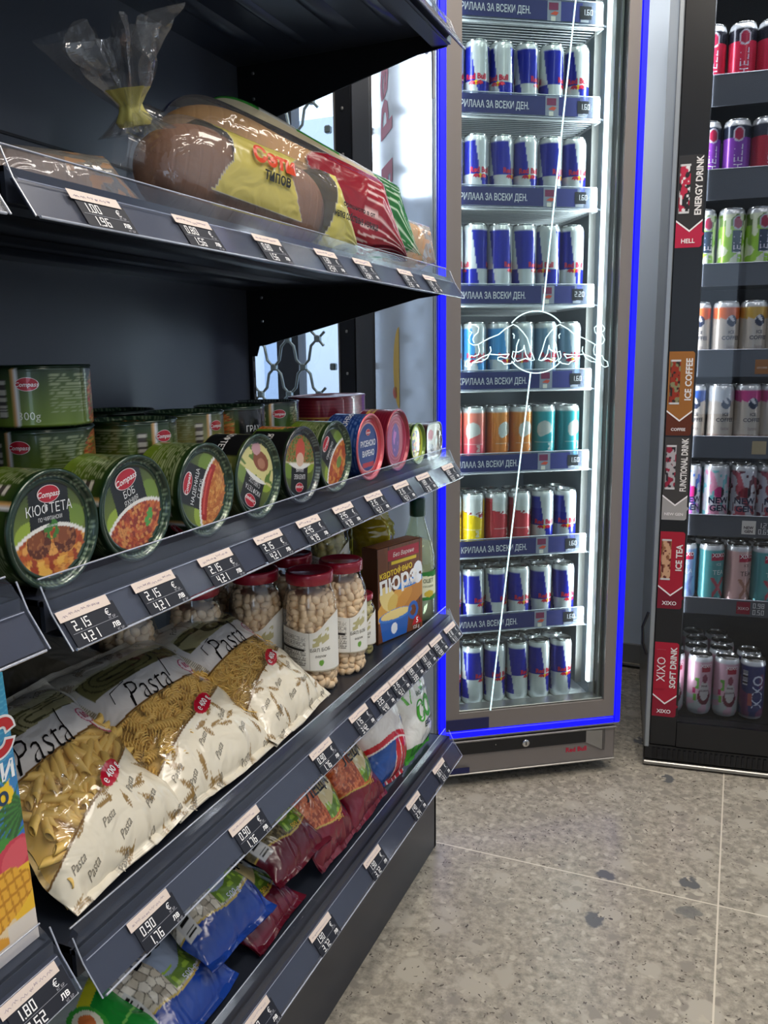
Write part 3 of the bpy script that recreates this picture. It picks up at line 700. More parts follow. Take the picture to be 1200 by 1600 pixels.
# second row lying behind / upright stacks
def up(x, y, k, rot): return Matrix.Translation((x, y, D3+.0015+k*0.0615)) @ Matrix.Rotation(math.radians(rot), 4, 'Z')
GS = 'food tins stacked upright behind the front row'
# angles: face of side pattern turned to the aisle
copy_tin('bean', 'green tin standing upright at the left edge, bottom of the stack of three', up(-.66, .655, 0, 40), GS)
copy_tin('bean', 'green tin with a red oval, middle of the leftmost upright stack', up(-.66, .655, 1, 125), GS)
copy_tin('bean', 'green tin marked 300g, topmost of the leftmost upright stack', up(-.655, .650, 2, 140), GS)
copy_tin('sausage', 'green tin with lines of small print, upper one of the second upright stack', up(-.635, .762, 1, 190), GS)
copy_tin('sausage', 'green tin under the second upright stack from the left', up(-.635, .762, 0, 190), GS)
copy_tin('cream', 'green tin with small print and bar code, upper one of the third upright stack', up(-.66, .895, 1, 195), GS)
copy_tin('cream', 'green tin at the bottom of the third upright stack', up(-.66, .895, 0, 195), GS)
copy_tin('stew', 'green tin with an orange food picture, upper one of the fourth upright stack', up(-.67, 1.015, 1, 15), GS)
copy_tin('stew', 'green tin at the bottom of the fourth upright stack', up(-.67, 1.015, 0, 15), GS)
copy_tin('dark', 'dark green tin, upper one of the fifth upright stack, left of the maroon tins', up(-.68, 1.135, 1, 160), GS)
copy_tin('dark', 'dark green tin at the bottom of the fifth upright stack', up(-.68, 1.135, 0, 160), GS)
copy_tin('bean', 'dark topped green tin standing behind the second upright stack', up(-.775, .90, 1, 0), GS)
copy_tin('bean', 'green tin in the shade at the back, under the dark topped one', up(-.775, .90, 0, 0), GS)
# front row continues under the neighbour
c = copy_tin('bean', 'green round tin at the very left edge on the neighbouring shelving', Matrix.Translation((-.60, .385, NLEV[3]+.037+.051)) @ TO_FRONT @ Matrix.Rotation(-.6, 4, 'Z'), G3)
# wide oval maroon tins
def oval_tin(label, x, y, k):
    t = empty('oval_tin', (x, y, D3+.001+k*.0605)); tag(t, label, 'tin', 'large maroon tins at the back')
    th = np.linspace(0, 2*PI, 96, endpoint=False); zz = np.linspace(0, 1, 36); T, Z = np.meshgrid(th, zz, indexing='ij')
    e = 2/2.6; ex = np.sign(np.cos(T))*np.abs(np.cos(T))**e*.055; ey = np.sign(np.sin(T))*np.abs(np.sin(T))**e*.088
    k_ = 1+.012*((Z < .03) | (Z > .97)); mb = MB(); mb.grid(np.stack([ex*k_, ey*k_, Z*.06], -1), 'printed_tin', tin_side_paint('maroon')(T, Z), closeu=True)
    mb.text('ГЛОБСТ ГОВЕЖДО', lambda u, v: np.stack([np.full(np.atleast_1d(u).shape, .0562), np.atleast_1d(u), np.atleast_1d(v)], -1), .03, .018, .007, 'printed_tin', '#c9a84a')
    mb.build('body', t)
    mb = MB(); q = np.linspace(0.001, 1, 12); T, Q = np.meshgrid(th, q, indexing='ij'); ex = np.sign(np.cos(T))*np.abs(np.cos(T))**e*.055*Q; ey = np.sign(np.sin(T))*np.abs(np.sin(T))**e*.088*Q
    mb.grid(np.stack([ex, ey, .06+np.where(Q > .93, .0006, -.003)], -1), 'printed_tin', '#7c1a2c', closeu=True); mb.build('lid', t)
oval_tin('large maroon oval tin with gold band, on top of its twin', -.675, 1.335, 1)
oval_tin('large maroon oval tin underneath another at the back of the tin shelf', -.675, 1.335, 0)
# flat rectangular tins with ring pull at the far end
def flat_tin(label, y, w, h, x=-.512, pal='#6e6a62', ring=True, depth=.022):
    t = empty('sardine_tin', (x, y, D3+h/2+.0005)); tag(t, label, 'tin', 'flat rounded tins at the far end')
    th = np.linspace(0, 2*PI, 64, endpoint=False); e = 2/4.5
    cx = np.sign(np.cos(th))*np.abs(np.cos(th))**e*w/2; cz = np.sign(np.sin(th))*np.abs(np.sin(th))**e*h/2
    lv = [(0, .97), (.0, 1.0), (.02, 1.0), (.98, 1.0), (1.0, 1.02), (1.0, .95), (.93, .92)]
    P = np.stack([np.stack([np.full(64, -depth*(1-a)), cx*s_, cz*s_], -1) for a, s_ in lv], 1); mb = MB(); mb.grid(P, 'printed_tin', '#3a2626', closeu=True, smooth=False); mb.build('body', t)
    q = np.linspace(0.001, .92, 40); P = np.stack([np.full((64, 40), -.0015), np.outer(cx, q), np.outer(cz, q)], -1)
    p = Paint(P[..., 1]/w*2, P[..., 2]/h*2, '#b8b0a4'); p.put(p.ell(-.45, .35, .34, .3), '#a81c30'); p.put(p.rect(-.75, -.1, -.55, -.1) & (vnoise(p.u*14, p.v*9, 2) > .45), '#3a2a2a'); p.put(p.rect(.1, .35, -.9, .9), '#e8e8e6'); p.put(p.rect(.45, .85, -.8, .8) & (vnoise(p.u*5, p.v*9, 5) > .5), '#8c7a70')
    mb = MB(); mb.grid(P, 'printed_tin', p.c, closeu=True); mb.build('lid', t)
    if ring:
        a = np.linspace(0, 2*PI, 20, endpoint=False); mb = MB(); mb.tube(np.stack([np.full(20, .0025), w*.30+.009*np.cos(a), -.004+.013*np.sin(a)], -1), .0012, 'tin_metal', closed=True); mb.box(-.001, .002, w*.30-.004, w*.30+.004, .008, .018, 'tin_metal', bev=.001); mb.build('pull_ring', t)
flat_tin('flat rounded tin with a metal pull ring at the tin shelf far end', 1.445, .082, .068)
flat_tin('flat rounded tin standing behind the pull-ring tin', 1.438, .08, .066, x=-.545, ring=False)
flat_tin('flat dark tin, third back in the row at the far end', 1.425, .08, .066, x=-.578, ring=False)
# ================================================================ JARS, CARTON, BOTTLES (fourth shelf)
D4 = deck(4) + 0.0005
def make_jar(label, R, H, kind, face):
    t = empty('food_jar', (0, 0, 0)); tag(t, label, 'jar', 'glass jars on the fourth shelf')
    prof = [(0.0001, .004), (R*.8, .002), (R*.93, .003), (R, .012), (R, H*.68), (R*.97, H*.76), (R*.88, H*.83), (R*.80, H*.87), (R*.80, H*.95)]
    mb = MB(); mb.lathe(prof, 'jar_glass', n=40, cap0=False, cap1=False); mb.build('glass_body', t)
    mb = MB(); rl = R*.87
    mb.lathe([(rl*.97, H*.905), (rl, H*.91), (rl, H*.985), (rl*.97, H*.998), (rl*.85, H), (rl*.80, H*.992), (0.0001, H*.992)], 'red_lid', n=48, cap0=False, cap1=False); mb.build('lid', t)
    rnd = random.Random(int(R*1e5)); mb = MB(); ir = R*.97
    sz = .0088 if kind == 'bean' else (.011 if kind == 'olive' else .008)
    m = 'bean_skin' if kind == 'bean' else 'olive_skin'
    th = np.linspace(0, 2*PI, 9)[:-1]; ph = np.linspace(0, PI, 6)
    base = np.array([(math.sin(p)*math.cos(a), math.sin(p)*math.sin(a), math.cos(p)) for a in th for p in ph]); bf = []
    for i in range(8):
        for j in range(5): bf.append((i*6+j, i*6+j+1, ((i+1) % 8)*6+j+1, ((i+1) % 8)*6+j))
    z = .006
    while z < H*.83:
        rr = ir if z < H*.70 else ir*(1-(z/H-.70)*.9)
        k = int(2*PI*rr/(sz*1.75))
        for i in range(k):
            a = 2*PI*(i+rnd.random()*.6)/k; d = rr - sz*.75 - rnd.random()*.002
            E_ = Matrix.Rotation(rnd.uniform(0, 6.28), 3, 'X') @ Matrix.Rotation(rnd.uniform(-.6, .6), 3, 'Z')
            s_ = np.array([sz*.62, sz*1.0, sz*.66])*rnd.uniform(.9, 1.15)
            b = (base*s_) @ np.array(E_).T; ca, sa = math.cos(a), math.sin(a)
            b = b @ np.array([[ca, -sa, 0], [sa, ca, 0], [0, 0, 1]]).T + np.array([d*ca, d*sa, z+rnd.uniform(-.002, .002)])
            mb.add(b, bf, m, None, True)
        z += sz*1.05
    mb.lathe([(0.0001, .008), (ir*.74, .008), (ir*.74, H*.8), (.0001, H*.8)], m, n=16, cap0=False, cap1=False)
    o = mb.build('beans' if kind == 'bean' else 'preserved_vegetables', t); o['kind'] = 'stuff'
    # wrap-around paper label with wavy top
    z0, z1 = H*.20, H*.60; n = 140; T = np.linspace(face-2.5, face+1.0, n); V = np.linspace(0, 1, 60); TT, VV = np.meshgrid(T, V, indexing='ij')
    top = z1 + .012*np.tanh((TT-face-.1)*3) - .004*np.cos((TT-face)*2.2); bot = z0 - .003*np.sin((TT-face)*1.5)
    Z = bot + (top-bot)*VV; P = np.stack([(R+.0004)*np.cos(TT), (R+.0004)*np.sin(TT), Z], -1)
    p = Paint(TT-face, VV, '#e6e4dc'); u = p.u
    p.lines(p.rect(-2.0, -.55, .12, .9), .045, .55, '#55524c', 3, .8, 4); p.put(p.rect(-1.9, -.6, .50, .56), '#2a2826')
    p.put((np.abs(u+.42) < .012), '#b8b4aa'); p.put(p.rect(-.30, .35, .62, .88) & (vnoise(u*9, VV*16, 3) > .5), '#a9a05a', w=.8); p.put(p.ell(.02, .20, .10, .07), '#6a9c3c' if kind == 'bean' else '#a02030')
    p.put((VV < .03), '#b9b09a')
    mb = MB(); mb.grid(P, 'printed_paper', p.c)
    fn = lambda a, b: cylmap(R, .0009, face)(a, b)
    mb.text('БЯЛ БОБ' if kind == 'bean' else 'ГЪБИ', fn, .0, z0+(z1-z0)*.46, .0075, 'printed_paper', '#4a463c'); mb.text('варен', fn, .0, z0+(z1-z0)*.33, .006, 'printed_paper', '#6a665c', shear=.2)
    mb.build('paper_label', t)
    return t
def put(t, x, y, z, rot=0): t.matrix_world = Matrix.Translation((x, y, z)) @ Matrix.Rotation(rot, 4, 'Z')
FACE = -.75
j1 = make_jar('tall glass jar of white beans with red lid, nearest the rail beside the pasta', .0415, .185, 'bean', FACE); put(j1, -.583, 1.078, D4)
j2 = make_jar('tall glass jar of white beans, half hidden behind the front one', .0405, .183, 'bean', FACE+.35); put(j2, -.572, 1.163, D4)
j3 = make_jar('small glass jar of green preserve supporting another jar', .029, .105, 'olive', FACE); put(j3, -.578, 1.24, D4)
j4 = make_jar('jar of mushrooms stacked on the back jar under the tin shelf', .036, .115, 'olive', FACE+.1); put(j4, -.65, 1.275, D4+.102)
base = make_jar('jar in the shade supporting the mushroom jar', .036, .102, 'olive', FACE); put(base, -.65, 1.275, D4)
for k, (x, y, lb) in enumerate([(-.665, 1.055, 'jar of white beans with red lid directly behind the vermicelli bag'), (-.705, .955, 'jar of white beans, second from the left in the dim back row'), (-.745, .855, 'jar of white beans, leftmost and dimmest in the back row'), (-.665, 1.165, 'jar of white beans with red lid behind the two front jars'), (-.755, 1.115, 'jar of white beans at the very back')]):
    c = copy_tree(j1); c['label'] = lb; put(c, x, y, D4, .15*k)
# mashed potato carton
t = empty('potato_carton', (0, 0, 0)); tag(t, 'brown mashed potato carton with blue cup and white lettering', 'box')
cw, ch, cd = .128, .172, .035
t.matrix_world = frame((-.5585, 1.2785, D4), (.036, .12, 0), (0, 0, 1)) @ Matrix.Translation((0, 0, 0))
mb = MB(); U, V = np.meshgrid(np.linspace(0, 1, 120), np.linspace(0, 1, 150), indexing='ij'); p = Paint(U, V, '#6b3d22')
p.put((np.mod(U*4.3, 1) < .05), '#3c2010'); p.put(vnoise(U*40, V*4, 2) > .6, '#7d4a2a', w=.5)
p.put(p.ell(.35, .38, .42, .13, .25), '#d8a24c'); p.put(p.ell(.75, .42, .5, .12, .3), '#c98a3a', w=.8); p.put(p.ell(.22, .45, .20, .12, -.5), '#e8d28a'); p.put(p.ell(.32, .40, .12, .08, .4), '#d8b860')
cup = (V < .26) & (V > .02) & (np.abs(U-.36) < .30+.25*(V-.15)); p.put(cup, '#2a62b8'); p.put(p.ell(.38, .26, .37, .065), '#3a78cc'); p.put(p.ell(.38, .27, .32, .05), '#ecd58c')
ring = p.ell(.78, .24, .12, .10) & ~p.ell(.78, .24, .07, .06); p.put(ring, '#2a62b8'); p.put(p.ell(.35, .12, .07, .06), '#e6ecf4')
p.put(p.rect(.22, .92, .85, .96), '#a81c30'); p.put(p.rect(.30, .86, .80, .835), '#c9b02c'); p.put(p.rect(.30, .86, .80, .835), '#d8c02c')
p.put(p.ell(.72, .56, .34, .045, .05), '#2f7fd0'); p.put(p.rect(.0, 1, 0, .02), '#2a1a10')
p.put(p.ell(.90, .64, .12, .12) & (vnoise(U*16, V*16, 5) > .3), '#ecf2fa'); tri = (V > .07) & (V < .16) & (np.abs(U-.87) < .12-(V-.07)*.9); p.put(tri, '#c01c28')
P = np.stack([U*cw, V*ch, np.full(U.shape, .0003)], -1); mb.grid(P, 'printed_gloss', p.c, smooth=False)
mb.box(0, cw, 0, ch, -cd, 0, 'printed_paper', '#4a2a18')
f = flat(Matrix.Translation((0, 0, .0004)))
mb.text('Без Варене', f, cw*.57, ch*.905, .011, 'printed_gloss', '#f0e6e0', shear=.2); mb.text('картофено', f, cw*.40, ch*.735, .018, 'printed_gloss', '#e8c83a', rot=.06, bold=.02); mb.text('пюре', f, cw*.46, ch*.63, .042, 'printed_gloss', '#f4f4f4', rot=.06, bold=.03)
mb.text('с Мляко', f, cw*.72, ch*.558, .012, 'printed_gloss', '#f4f4f4', rot=.06, bold=.02); mb.text('5', f, cw*.87, ch*.115, .014, 'printed_gloss', '#ffffff', bold=.02); mb.text('125 g', f, cw*.85, ch*.045, .009, 'printed_gloss', '#f0f0f0')
mb.build('carton', t); mb = MB(); mb.box(.004, cw-.004, ch, ch+.001, -cd+.004, -.004, 'printed_paper', '#7a4c2c'); mb.build('top_flap', t)
# grey price board leaning behind the carton's right side
# oil bottle and vinegar bottle
t = empty('oil_bottle', (-.625, 1.405, D4)); tag(t, 'ribbed plastic bottle of yellow cooking oil behind the carton', 'bottle')
th = np.linspace(0, 2*PI, 64, endpoint=False); zz = np.linspace(0, .22, 90); T, Z = np.meshgrid(th, zz, indexing='ij')
r = .042 + .0022*np.cos(T*8+Z*90) + .0015*np.sin(Z*300); r = np.where(Z > .19, r*(1-(Z-.19)*10), r)
mb = MB(); mb.grid(np.stack([r*np.cos(T), r*np.sin(T), Z], -1), 'oil_bottle_plastic', closeu=True); mb.build('bottle_body', t)
mat('cooking_oil', '#cdb83c', 0.15, coat=.5)
mb = MB(); mb.lathe([(.0001, .003), (.037, .003), (.037, .185), (.02, .21), (.0001, .21)], 'cooking_oil', n=24, cap0=False, cap1=False); mb.build('oil', t)
mb = MB(); mb.lathe([(.017, .215), (.018, .217), (.018, .236), (.016, .238), (.0001, .238)], 'red_lid', n=20, cap0=False, cap1=False); mb.build('cap', t)
t = empty('vinegar_bottle', (-.548, 1.448, D4)); tag(t, 'clear vinegar bottle with dark green cap and green label', 'bottle')
prof = [(.0001, .003), (.028, .002), (.032, .006), (.033, .02), (.032, .10), (.0335, .108), (.0325, .116), (.033, .13), (.027, .155), (.019, .18), (.014, .2), (.0125, .215)]
mb = MB(); mb.lathe(prof, 'clear_bottle_glass', n=36, cap0=False, cap1=False); mb.build('bottle_body', t)
mb = MB(); mb.lathe([(.0001, .004), (.0305, .006), (.0315, .02), (.0305, .1), (.031, .128), (.025, .154), (.018, .172), (.0001, .172)], 'vinegar', n=28, cap0=False, cap1=False) if False else mb.lathe([(.0001, .004), (.0295, .006), (.0305, .1), (.030, .128), (.024, .154), (.0001, .165)], 'vinegar_liquid', n=28, cap0=False, cap1=False)
MATS['vinegar_liquid'].node_tree.nodes['Principled BSDF'].inputs['Transmission Weight'].default_value = 0.7
mb.build('vinegar', t)
mat('green_cap', '#0d3a2c', .35); mb = MB(); mb.lathe([(.0145, .203), (.0152, .205), (.0152, .235), (.0135, .238), (.0001, .238)], 'green_cap', n=24, cap0=False, cap1=False); mb.build('cap', t)
T, V = np.meshgrid(np.linspace(-2.4, 1.2, 90), np.linspace(0, 1, 40), indexing='ij'); p = Paint(T, V, '#dfe2c4'); p.put(V > .86-.05*np.cos(T*2), '#2f7a38'); p.put(V < .12+.05*np.cos(T*2), '#2f7a38'); p.put(p.ell(-.5, .22, .35, .12), '#c9b040'); p.put(p.ell(.45, .35, .07, .08), '#c02030')
mb = MB(); mb.grid(np.stack([.0336*np.cos(T), .0336*np.sin(T), .045+V*.055], -1), 'printed_paper', p.c); fn = cylmap(.0336, .0006, -.55); mb.text('ОЦЕТ', fn, 0, .083, .010, 'printed_paper', '#2c3a20', bold=.01, xs=.9); mb.text('ГРОЗДОВ', fn, 0, .072, .005, 'printed_paper', '#4c5a40'); mb.build('paper_label', t)

# ================================================================ BAGS
def bag_surface(W, L, T, seed, crease=.004, back=.15, seal=.035, nu=120, nv=160, pinch=.05, sag=0.0):
    """returns height function and outline; u,v in 0..1"""
    def P(u, v, lift=0.0, side=1):
        u = np.asarray(u, float); v = np.asarray(v, float)
        vb = np.clip((v-seal)/(1-2*seal), 0, 1)
        prof = (np.clip(1-np.abs(2*vb-1)**3.2, 0, 1))**.75 * (np.clip(1-np.abs(2*u-1)**2.8, 0, 1))**.62
        prof = prof*(1 + sag*(.5-vb))
        h = T*prof
        e = np.exp(-np.minimum(vb, 1-vb)/.13)
        h = h + crease*e*(vnoise(u*13, vb*1.5, seed)-.5)*2.2 + crease*.9*(vnoise(u*5+vb*3, vb*7-u*2, seed+5)-.5)*prof**.3 + crease*.5*(vnoise(u*11-vb*8, vb*12+u*5, seed+9)-.5)*prof**.3
        wob = .003*np.sin(v*19+seed)+.004*(vnoise(v*6, u*0, seed+2)-.5)
        x = (u-.5)*W*(1 - pinch*(prof.max() if prof.size == 1 else 1)*np.sin(np.clip(vb, 0, 1)*PI)) + wob*np.sign(u-.5)*np.abs(2*u-1)
        y = v*L + .0012*np.sin(u*9+seed)*(np.abs(2*v-1) > .93)
        z = (h if side > 0 else -h*back) + lift
        return np.stack([x, y, z], -1)
    return P
def make_bag(name, label, cat, group, M, W, L, T, painter, seed=1, nu=120, nv=160, window=None, extra=None, **kw):
    t = empty(name, (0, 0, 0)); tag(t, label, cat, group); t.matrix_world = M
    Pf = bag_surface(W, L, T, seed, **kw)
    U, V = np.meshgrid(np.linspace(0, 1, nu), np.linspace(0, 1, nv), indexing='ij')
    col = painter(U, V)
    mb = MB(); mb.grid(Pf(U, V), 'printed_film', col)
    U2, V2 = np.meshgrid(np.linspace(0, 1, 30), np.linspace(0, 1, 40), indexing='ij'); c2 = painter(U2, V2)*1.0; c2[..., 3] = 1
    mb.grid(Pf(U2, V2, -.0002, -1), 'printed_film', c2, flip=True)
    def fn(a, b, lift=.0009): return Pf(np.atleast_1d(a)/W+.5, np.atleast_1d(b)/L, lift)
    if extra: extra(mb, fn, W, L)
    o = mb.build('bag', t)
    if window: window(t, Pf)
    return t
def slope(x0, y, z0, deg, yaw=0):
    a = math.radians(deg); M = frame((x0, y, z0), (0, 1, 0), (-math.cos(a), 0, math.sin(a)))
    return M @ Matrix.Rotation(math.radians(yaw), 4, 'Z')
D4s = D4
def pasta_paint(seed, lo=(.15, .33), hi=(.55, .05)):
    def pf(U, V):
        lowb = lo[0]+lo[1]*U+.02*np.sin(U*6); upb = hi[0]+hi[1]*U
        p = Paint(U, V, '#e2d9c4'); rnd = random.Random(seed)
        for k in range(64):   # wheat ears
            cu, cv, ro = rnd.random(), rnd.random()*1.02, rnd.uniform(0, 3.14)
            c_, s_ = math.cos(ro), math.sin(ro); x = (U-cu); y = (V-cv)*1.35; a = x*c_+y*s_; b = -x*s_+y*c_
            ear = ((a/.050)**2+(b/.017)**2 < 1) & ((np.mod(a*75, 1) > .25) | (np.abs(b) < .003)); p.put(ear, '#8a6a30', w=.95); p.put((np.abs(b) < .003) & (a > .04) & (a < .075), '#9a7a3c', w=.8)
        win = (V > lowb) & (V < upb); p.put(win, '#d8c08a', alpha=.10)
        band = (V >= upb) & (V < upb+.235) & (U > .06); p.put((V >= upb) & (V < .99) & (U > .06) & (V < upb+.235), '#d6d2d0', alpha=1)
        p.put((V >= upb) & ((V > upb+.235) | (U < .06)), '#d6d0c6', w=.4)
        pic = (V >= upb+.16) & (V < upb+.30) & (U > .10) & (U < .90-.1*(V-upb)); hill = vnoise(U*4, V*9, seed+3); p.put(pic, '#a29a72'); p.put(pic & (hill > .5), '#767048'); p.put(pic & (np.abs(np.mod(hill*7, 1)-.5) < .12), '#4c4830'); p.put(pic & (V > upb+.27+.02*np.sin(U*7)), '#cfc9a4')
        p.put(((U > .03) & (U < .055)) & (V > upb-.05) & (np.mod(V*90, 1) < .45), '#5a5240', w=.8)
        for b_ in (lowb, upb): p.put(np.abs(V-b_) < .0055, '#6b4a1e', alpha=1)
        p.put(((V < .03) | (V > .97)) & (np.mod(V*300, 1) < .5), '#bdb6a8', w=.6)
        # badge
        p.put(p.ell(.88, upb-.0, .085, .075), '#b0285a', alpha=1); p.put(p.ell(.88, upb-.0, .074, .064), '#ead9c4'); p.put(p.ell(.88, upb-.0, .045, .04), '#e0a83c'); p.put(p.ell(.83, upb+.07, .062, .052), '#b0285a', alpha=1); p.put(p.ell(.83, upb+.07, .052, .044), '#ece0e4')
        p.put(p.ell(.60, (lo[0]+lo[1]*.60)+.0, .115, .042, .30), '#b8142e', alpha=1)
        return p.c
    return pf
def pasta_extra(seed, lo=(.15, .33), hi=(.55, .05)):
    def ex(mb, fn, W, L):
        rnd = random.Random(seed)
        up = (hi[0]+hi[1]*.5)
        mb.text('Pasta', fn, -W*.10, L*(up+.07), .050, 'printed_film', '#1a1818', shear=.55, xs=.74, bold=-.014)
        mb.tube(fn([-W*.36, -W*.33, -W*.2], [L*(up+.07), L*(up+.13), L*(up+.15)], .001), .0006, 'printed_film', '#1a1818', n=4)
        mb.tube(fn([W*.10, W*.13, W*.16], [L*(up+.05), L*(up+.12), L*(up+.185)], .001), .0007, 'printed_film', '#1a1818', n=4)
        mb.text('10', fn, W*.33, L*(hi[0]+hi[1]*.83+.07), .013, 'printed_film', '#b0285a', bold=.03)
        mb.text('℮ 400 g', fn, W*.10, L*(lo[0]+lo[1]*.60), .011, 'printed_film', '#f6eef0', rot=.33, bold=.02)
        for k in range(15):
            cu = -.36+.26*(k % 4)+.07*((k//4) % 2); cv = (.10+.30*(k//4))*(lo[0]+lo[1]*(cu+.5)) if k < 12 else .90
            mb.text('Pasta', fn, W*cu, L*cv, .011, 'printed_film', '#7d7668', rot=rnd.uniform(.2, .7), shear=.5, xs=.8)
    return ex
def penne(t, Pf, W=.17, L=.235, lo=(.15, .33), hi=(.55, .05), kind='penne', n=75, seed=3):
    rnd = random.Random(seed); mb = MB()
    for k in range(n):
        u = rnd.uniform(.09, .91); v = rnd.uniform(max(.17, lo[0]+lo[1]*u-.03), hi[0]+hi[1]*u+.02)
        c = Pf(np.array([u]), np.array([v]), -rnd.uniform(.009, .016))[0]; ang = rnd.uniform(0, PI); tl = rnd.uniform(-.16, .16)
        d = np.array([math.cos(ang), math.sin(ang), tl]); d /= np.linalg.norm(d)
        if kind == 'penne':
            l = .021; r = .0045; M = np.array(Vector(d).to_track_quat('Z', 'Y').to_matrix())
            th = np.linspace(0, 2*PI, 13)[:-1]; rings = []
            for rad, s_, e in ((r*.72, -1, 0), (r, -1, 0), (r, 1, 0), (r*.72, 1, 0), (r*.72, -1, 0)):
                z = s_*l + np.cos(th)*r*.9; rings.append(np.stack([rad*np.cos(th), rad*np.sin(th), z], -1))
            mb.grid(np.transpose(np.array(rings), (1, 0, 2)) @ M.T + c, 'pasta_dough', closeu=True)
        elif kind == 'fusilli':
            l = .017; M = np.array(Vector(d).to_track_quat('Z', 'Y').to_matrix()); ss = np.linspace(-1, 1, 26)
            for ph in (0, 2.09, 4.19):
                P = []
                for q in (0.05, 1.0):
                    for off in (0, .5): P.append([(q*.0058*math.cos(s_*9+ph+off*q), q*.0058*math.sin(s_*9+ph+off*q), s_*l) for s_ in ss])
                P = [P[0], P[2], P[3], P[1], P[0]]
                mb.grid(np.array(P) @ M.T + c, 'pasta_dough')
        else:
            ss = np.linspace(0, 1, 12); a0 = rnd.uniform(0, 6); R = rnd.uniform(.01, .03)
            pts = c + np.stack([R*np.cos(a0+ss*2.4), R*np.sin(a0+ss*2.4)*.8, .002*np.sin(ss*6+a0)-.0], -1) - np.array([R*math.cos(a0+1.2)*.6, R*math.sin(a0+1.2)*.5, 0]); mb.tube(pts, .0007, 'pasta_dough', n=4, caps=False)
    # layer of pasta underneath
    U, V = np.meshgrid(np.linspace(.04, .96, 24), np.linspace(.05, .72, 30), indexing='ij'); mb.grid(Pf(U, V, -.017), 'pasta_dough')
    o = mb.build({'penne': 'penne_pasta', 'fusilli': 'spiral_pasta', 'noodle': 'vermicelli'}[kind], t); o['kind'] = 'stuff'
G4 = 'pasta bags on the fourth shelf'
SL = 31
B_ = dict(lo=(.15, .33), hi=(.55, .05))
make_bag('pasta_bag', 'white and cream bag of penne pasta with black script, beside the blue carton', 'pasta bag', G4, slope(-.522, .592, D4+.012, 36, 2), .178, .225, .042, pasta_paint(1), 11, window=lambda t, P: penne(t, P), extra=pasta_extra(1), nu=150, nv=190, crease=.0045)
lo2, hi2 = (.20, .28), (.53, .03)
make_bag('pasta_bag', 'white and cream bag of spiral pasta, the middle one of three', 'pasta bag', G4, slope(-.522, .764, D4+.012, SL, -1), .205, .238, .040, pasta_paint(2, lo2, hi2), 12, window=lambda t, P: penne(t, P, .205, .238, lo2, hi2, 'fusilli', 115, 5), extra=pasta_extra(2, lo2, hi2), nu=150, nv=190, crease=.0045)
lo3, hi3 = (.25, .22), (.55, .02)
make_bag('pasta_bag', 'white and cream bag of fine vermicelli against the bean jars', 'pasta bag', G4, slope(-.522, .942, D4+.012, SL, 3), .168, .235, .038, pasta_paint(3, lo3, hi3), 13, window=lambda t, P: penne(t, P, .168, .235, lo3, hi3, 'noodle', 260, 6), extra=pasta_extra(3, lo3, hi3), nu=150, nv=190, crease=.0045)
# more bags stacked underneath, in shade
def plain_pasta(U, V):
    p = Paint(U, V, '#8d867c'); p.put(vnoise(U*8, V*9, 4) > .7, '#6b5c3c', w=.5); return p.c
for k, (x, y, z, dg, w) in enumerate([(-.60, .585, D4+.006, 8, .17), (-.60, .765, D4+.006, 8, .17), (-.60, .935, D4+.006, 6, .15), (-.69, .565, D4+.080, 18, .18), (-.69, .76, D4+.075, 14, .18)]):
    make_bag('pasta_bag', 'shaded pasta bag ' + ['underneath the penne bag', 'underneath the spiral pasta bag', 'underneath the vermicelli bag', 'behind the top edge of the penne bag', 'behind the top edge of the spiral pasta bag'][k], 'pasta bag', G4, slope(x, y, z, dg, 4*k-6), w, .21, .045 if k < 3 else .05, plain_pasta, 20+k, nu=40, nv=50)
# ---- bottom shelf
D5 = deck(5)
def pulse_paint(main, pal, n, green='#5a7a2c', rings=True, dark=.6, bar=True, tone='#c9b98a', base=.22):
    def pf(U, V):
        p = Paint(U, V, main); wv = base+.03*np.cos(U*6)
        p.blobs(V > wv, n, pal, 3, '#181410', dark)
        lab = (V > wv+.02) & (V < .56) & (U > .42) & (U < .86); p.put(lab, tone); p.put(lab & (V < wv+.14+.04*np.sin(U*9)), green); p.put(lab & (V < wv+.14) & (vnoise(U*30, V*30, 2) > .6), '#8fb040')
        p.put(lab & (V > .49), '#8a7a58'); p.put(np.abs(V-wv) < .006, '#b8a04c')
        if bar: p.put(p.rect(.03, .14, wv-.05, wv+.20), '#c9c9c9'); p.put(p.rect(.045, .125, wv-.04, wv+.19) & (vnoise(V*120, 0*V, 3) > .5), '#202020')
        p.put((V < .035) & (np.mod(U*60, 1) < .4), '#000000', w=.3)
        return p.c
    return pf
def pulse_extra(word, wcol, g='500 g', gcol='#d8b040'):
    def ex(mb, fn, W, L):
        mb.text(word, fn, W*.0, L*.515, W*.22, 'printed_film', wcol, bold=.02, xs=.85); mb.text(g, fn, W*.1, L*.22, W*.075, 'printed_film', gcol, bold=.01)
    return ex
G5 = 'bags of pulses on the bottom shelf'
RED = ['#b5562e', '#c9683a', '#9a4020', '#d0784a']
make_bag('lentil_bag', 'burgundy bag of orange red lentils, front one of two, left', 'lentil bag', G5, slope(-.518, 1.032, D5+.014, 52, 0), .118, .20, .032, pulse_paint('#6a1226', RED, 42, bar=False, base=.26), 31, extra=pulse_extra('ЛЕЩА', '#14141c'))
make_bag('lentil_bag', 'burgundy bag of orange red lentils leaning beside the sugar bag', 'lentil bag', G5, slope(-.518, 1.152, D5+.014, 54, 2), .118, .20, .030, pulse_paint('#6a1226', RED, 42, bar=False, base=.26), 32, extra=pulse_extra('ЛЕЩА', '#14141c'))
BR = ['#6a6048', '#57503c', '#7c7050', '#463f30']
